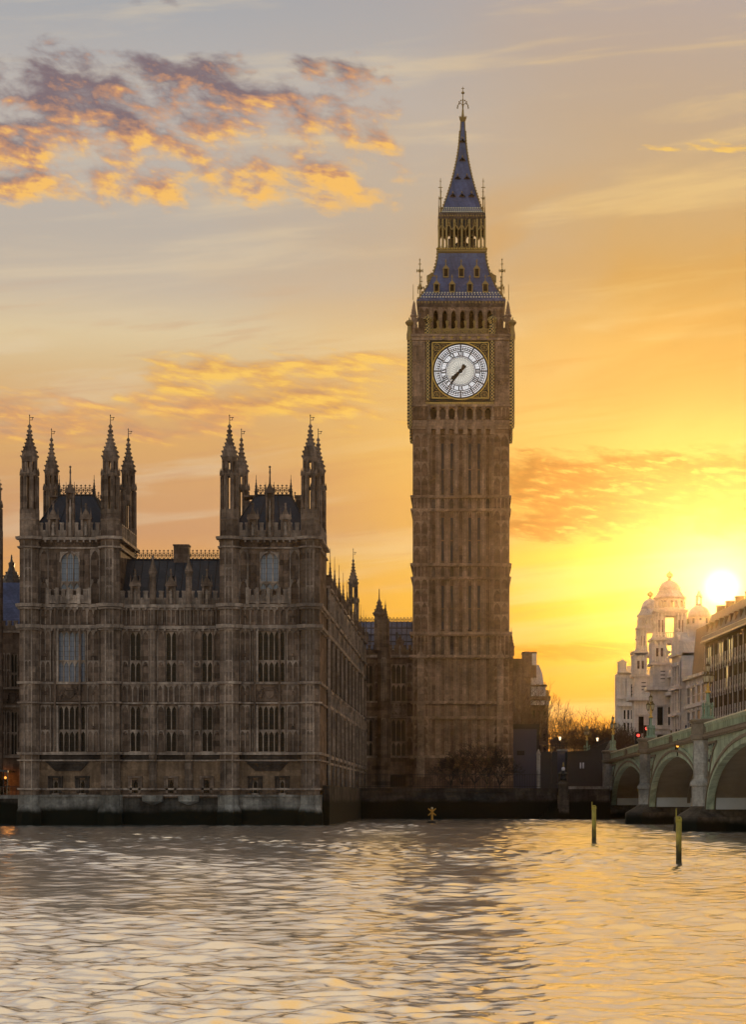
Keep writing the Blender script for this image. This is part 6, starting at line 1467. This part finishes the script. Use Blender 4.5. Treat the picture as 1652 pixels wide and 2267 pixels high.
        for i in range(16):                       # piers with round openings between
            t = 2*PI*i/16+PI/16; ca, sa = cos(t), sin(t); wv = rd*.19*.62
            if i % 2 == 0 or True:
                lo = [(cx+ca*rd*.8-sa*wv*-1, cy+sa*rd*.8+ca*wv*-1), (cx+ca*rd-sa*wv*-1, cy+sa*rd+ca*wv*-1), (cx+ca*rd-sa*wv, cy+sa*rd+ca*wv), (cx+ca*rd*.8-sa*wv, cy+sa*rd*.8+ca*wv)]
                if i % 2 == 1: 
                    lo = [(cx+ca*r_-sa*u, cy+sa*r_+ca*u) for r_, u in ((rd*.8, -wv*1.3), (rd, -wv*1.3), (rd, wv*1.3), (rd*.8, wv*1.3))]; dm.quadsolid([(p[0], p[1], st2+m_d*.28) for p in lo], [(p[0], p[1], st2+m_d*.84) for p in lo])
        part('drum', dm, 'portland', o)
        part('drum_ring', MB().lathe(cx, cy, [(rd*1.02, st2+m_d*.76), (rd*1.03, flare0-.4), (rd*1.14, flare0-.2), (rd*1.14, flare0)], 16), 'portland', o)
        for i in range(8):
            t = 2*PI*i/8; e = MB(lambda a, b, c: (cx+rd*1.0*cos(t)-a*sin(t)+c*cos(t), cy+rd*1.0*sin(t)+a*cos(t)+c*sin(t), b)); zc_ = st2+m_d*.52; rr = m_d*.26
            for j in range(14):
                u, v = 2*PI*j/14, 2*PI*(j+1)/14
                e.quadsolid([(rr*cos(u)*.8, zc_+rr*sin(u), -.25), (rr*1.5*cos(u)*.8, zc_+rr*1.35*sin(u), -.25), (rr*1.5*cos(v)*.8, zc_+rr*1.35*sin(v), -.25), (rr*cos(v)*.8, zc_+rr*sin(v), -.25)], [(rr*cos(u)*.8, zc_+rr*sin(u), .12), (rr*1.5*cos(u)*.8, zc_+rr*1.35*sin(u), .12), (rr*1.5*cos(v)*.8, zc_+rr*1.35*sin(v), .12), (rr*cos(v)*.8, zc_+rr*sin(v), .12)])
            part('round_window', e, 'portland', o)
        fl = MB().lathe(cx, cy, [(rd*1.05, flare0), (rd*.92, flare0+(dome0-flare0)*.3), (rd*.78, flare0+(dome0-flare0)*.7), (rd*.72, dome0-.2), (rd*.76, dome0-.1), (rd*.76, dome0+.15)], 24); part('dome_skirt', fl, 'lead_white', o)
        rr = rd*.70; H = domet-dome0; part('dome', MB().lathe(cx, cy, [(rr*cos(i*PI/18), dome0+H*sin(i*PI/18)) for i in range(9)]+[(rr*.06, domet+.05)], 24), 'lead_white', o, True)
        f = MB(); f.lathe(cx, cy, [(rr*.2, domet-.1), (rr*.13, domet+.4), (rr*.22, domet+.6)], 8); ht = tip-domet
        for i in range(6):
            t = i*PI/3; pr = [(.1, .3), (.42, .42), (.5, .56), (.34, .72), (.06, .8)]
            for (r0, q0), (r1, q1) in zip(pr, pr[1:]): f.tube((cx+r0*1.3*cos(t), cy+r0*1.3*sin(t), domet+ht*q0), (cx+r1*1.3*cos(t), cy+r1*1.3*sin(t), domet+ht*q1), .09, .09, 4)
        f.lathe(cx, cy, [(.5, domet+ht*.36), (.56, domet+ht*.42), (.5, domet+ht*.46)], 8); f.tube((cx, cy, domet+ht*.3), (cx, cy, tip), .1, .04, 5); f.ball(cx, cy, domet+ht*.83, .16, 6, 4); f.box(cx-.22, cx+.22, cy-.04, cy+.04, domet+ht*.9, domet+ht*.93); part('crown_finial', f, 'dull_gold', o)
    tower(1487, 494, (1768, 1528, 1472, 1417, 1354, 1354, 1319.5, 1301, 1281.5, 1260), 3.7, 2.9)
    tower(1443.5, 525, (1768, 1551, 1498, 1446, 1391, 1391, 1360, 1343, 1322.5, 1305), 3.7, 2.55)
    # end block towards the park
    Y = 590; w = lambda x: px(x, Y); z = lambda y: pz(y, Y); Fe = front(Y)
    e = MB(Fe); e.holes(w(1369), w(1425), 3, z(1489), [(w(1382+i*8), w(1386+i*8), z(y0), z(y1)) for i in range(5) for y0, y1 in ((1546, 1515), (1592, 1572), (1620, 1600))], 0, .5); e.box(w(1369), w(1425), -12, -.62, 3, z(1489)); pilasters(e, Fe, w(1371), w(1392), z(1545), z(1498), 2, .8, .5); part('end_block', e, 'portland', T)
    for i in range(5):
        for y0, y1 in ((1546, 1515), (1592, 1572), (1620, 1600)): part('window', MB(Fe).box(w(1382+i*8), w(1386+i*8), -.5, -.42, z(y0), z(y1)), 'glass', T)
    for y0, y1, d in ((1490, 1486, 1.2), (1500, 1498, .5), (1548, 1545, .6), (1564, 1560, 1.0)): part('cornice', MB(Fe).box(w(1367.5), w(1425), -.5, d, z(y0), z(y1)), 'portland', T)
    c = MB(Fe); c.box(w(1370), w(1388), -3, -.3, z(1487), z(1467)); c.box(w(1368.5), w(1389.5), -3.2, 0, z(1467), z(1465)); c.prism([(w(1371), z(1465)), (w(1387.5), z(1465)), (w(1379), z(1459))], -3, -.2); part('chimney', c, 'portland', T)
    bl = MB(Fe); bl.box(w(1389), w(1406), -.6, -.3, z(1476), z(1474.5))
    for i in range(12): s = w(1390+i*1.4); bl.box(s-.06, s+.06, -.5, -.4, z(1486), z(1476))
    part('balustrade', bl, 'portland', T)
build_ministry()

# ------------------------------------------------------------------ bare winter trees
def tree(name, lab, x, y, z0, h, spread, seed, m='bark', n0=5, depth=5, group=None, trunk=.2, r0=None, dense=False):
    rnd = random.Random(seed); T = thing(name, lab, 'tree', (x, y, z0), group)
    tr = MB(); cr = MB(); r0 = r0 or h*.018
    def grow(p, d, L, r, k):
        q = p+d*L; bend = Vector((rnd.uniform(-1, 1), rnd.uniform(-1, 1), rnd.uniform(-.2, .6)))*L*.12
        mid = (p+q)/2+bend; tgt = tr if k <= 1 else cr
        tgt.tube(p, mid, r, r*.82, 5 if k < 2 else 3); tgt.tube(mid, q, r*.82, r*.62, 5 if k < 2 else 3)
        if k >= depth: return
        nn = n0 if k == 0 else rnd.choice((3, 3, 4) if dense else (2, 2, 3, 3)) if k < depth-1 else rnd.choice((3, 4) if dense else (2, 3, 3))
        for i in range(nn):
            ang = rnd.uniform(.25, .75)*(1 if k else .9)*spread; az = 2*PI*(i+rnd.random()*.7)/nn
            u = d.cross(Vector((.3, .9, .1))).normalized(); v = d.cross(u)
            nd = (d*cos(ang)+(u*cos(az)+v*sin(az))*sin(ang)+Vector((0, 0, .10))).normalized()
            st = q if i == 0 or k == 0 else p+(q-p)*rnd.uniform(.45, 1.)
            grow(st, nd, L*rnd.uniform(.58, .86) if k else h*.24*rnd.uniform(.8, 1.2), max(r*rnd.uniform(.45, .62), .02), k+1)
    grow(Vector((x, y, z0)), Vector((rnd.uniform(-.05, .05), 0, 1)).normalized(), h*trunk, r0, 0)
    part('trunk', tr, m, T); part('crown', cr, m, T)
Y = 420
gt = 'bare trees beyond the bridge end'
tree('bare_tree', 'open bare tree with orange sky through its twigs, right beside the brick building', px(1228, Y), Y, 3.7, 15.2, 1.0, 4, group=gt, depth=6)
tree('bare_tree', 'widest bare tree in the gap of sky over the entrance gates', px(1256, 415), 415, 3.7, 14.5, 1.05, 9, group=gt, depth=6)
tree('bare_tree', 'low bare tree between the widest tree and the dense brown clump', px(1286, 400), 400, 3.7, 11, 1.05, 15, group=gt, depth=6)
tree('bare_tree', 'dense brown bare tree left in the clump behind the approach lamp', px(1312, 395), 395, 3.7, 12, 1.1, 21, group=gt, depth=6, n0=7, dense=True)
tree('bare_tree', 'dense brown bare tree in the middle of the clump left of the white building', px(1336, 390), 390, 3.7, 12.5, 1.1, 27, group=gt, depth=6, n0=7, dense=True)
tree('bare_tree', 'dense brown bare tree reaching up to the white building and abutment lamp', px(1362, 392), 392, 3.7, 13.5, 1.1, 33, group=gt, depth=6, n0=7, dense=True)
tree('bare_tree', 'thin bare tree between the two red traffic lights and the white facade', px(1392, 385), 385, 3.7, 10.5, 1.1, 39, group=gt, depth=6, n0=6)
tree('weeping_tree', 'tall bare tree with drooping twigs in front of the brick building', px(1172, 368), 368, 3.7, 19, .95, 51, depth=6)
tree('weeping_tree', 'slim bare tree between clock tower and brick building, left of the drooping tree', px(1150, 372), 372, 3.7, 15, .9, 57, depth=6)
gs = 'bare shrubs at the foot of the clock tower'
for i, (x, h, lab) in enumerate(((998, 6.0, 'low dark bare shrub leftmost at the foot of the clock tower'), (1024, 7.5, 'dark bare shrub between the low leftmost shrub and the bushiest one'), (1052, 9.0, 'tall dark bushy shrub below the middle of the clock tower'), (1080, 8.2, 'dark bare shrub right of the tallest one at the tower foot'), (1106, 6.5, 'small dark bare shrub at the right foot of the clock tower'))):
    tree('bare_shrub', lab, px(x, 330), 330+(i % 2)*1.5, 3.7, h, 1.25, 70+i, 'dark_bark', 7, 6, gs, .10, .09)

# ------------------------------------------------------------------ evening haze over the river
def build_haze():
    hz = MB().box(-700, 700, -70, 1000, -1.5, 135)
    m = bpy.data.materials.new('haze'); m.use_nodes = True; N = NT(m.node_tree); N.n.clear()
    out = N.node('ShaderNodeOutputMaterial'); v = N.node('ShaderNodeVolumePrincipled'); v.inputs['Color'].default_value = (1, .70, .30, 1); v.inputs['Density'].default_value = .000046; v.inputs['Anisotropy'].default_value = .955
    N.l.new(v.outputs[0], out.inputs['Volume']); M['haze'] = m
    o = part('haze', hz, 'haze'); tag(o, kind='stuff')
build_haze()
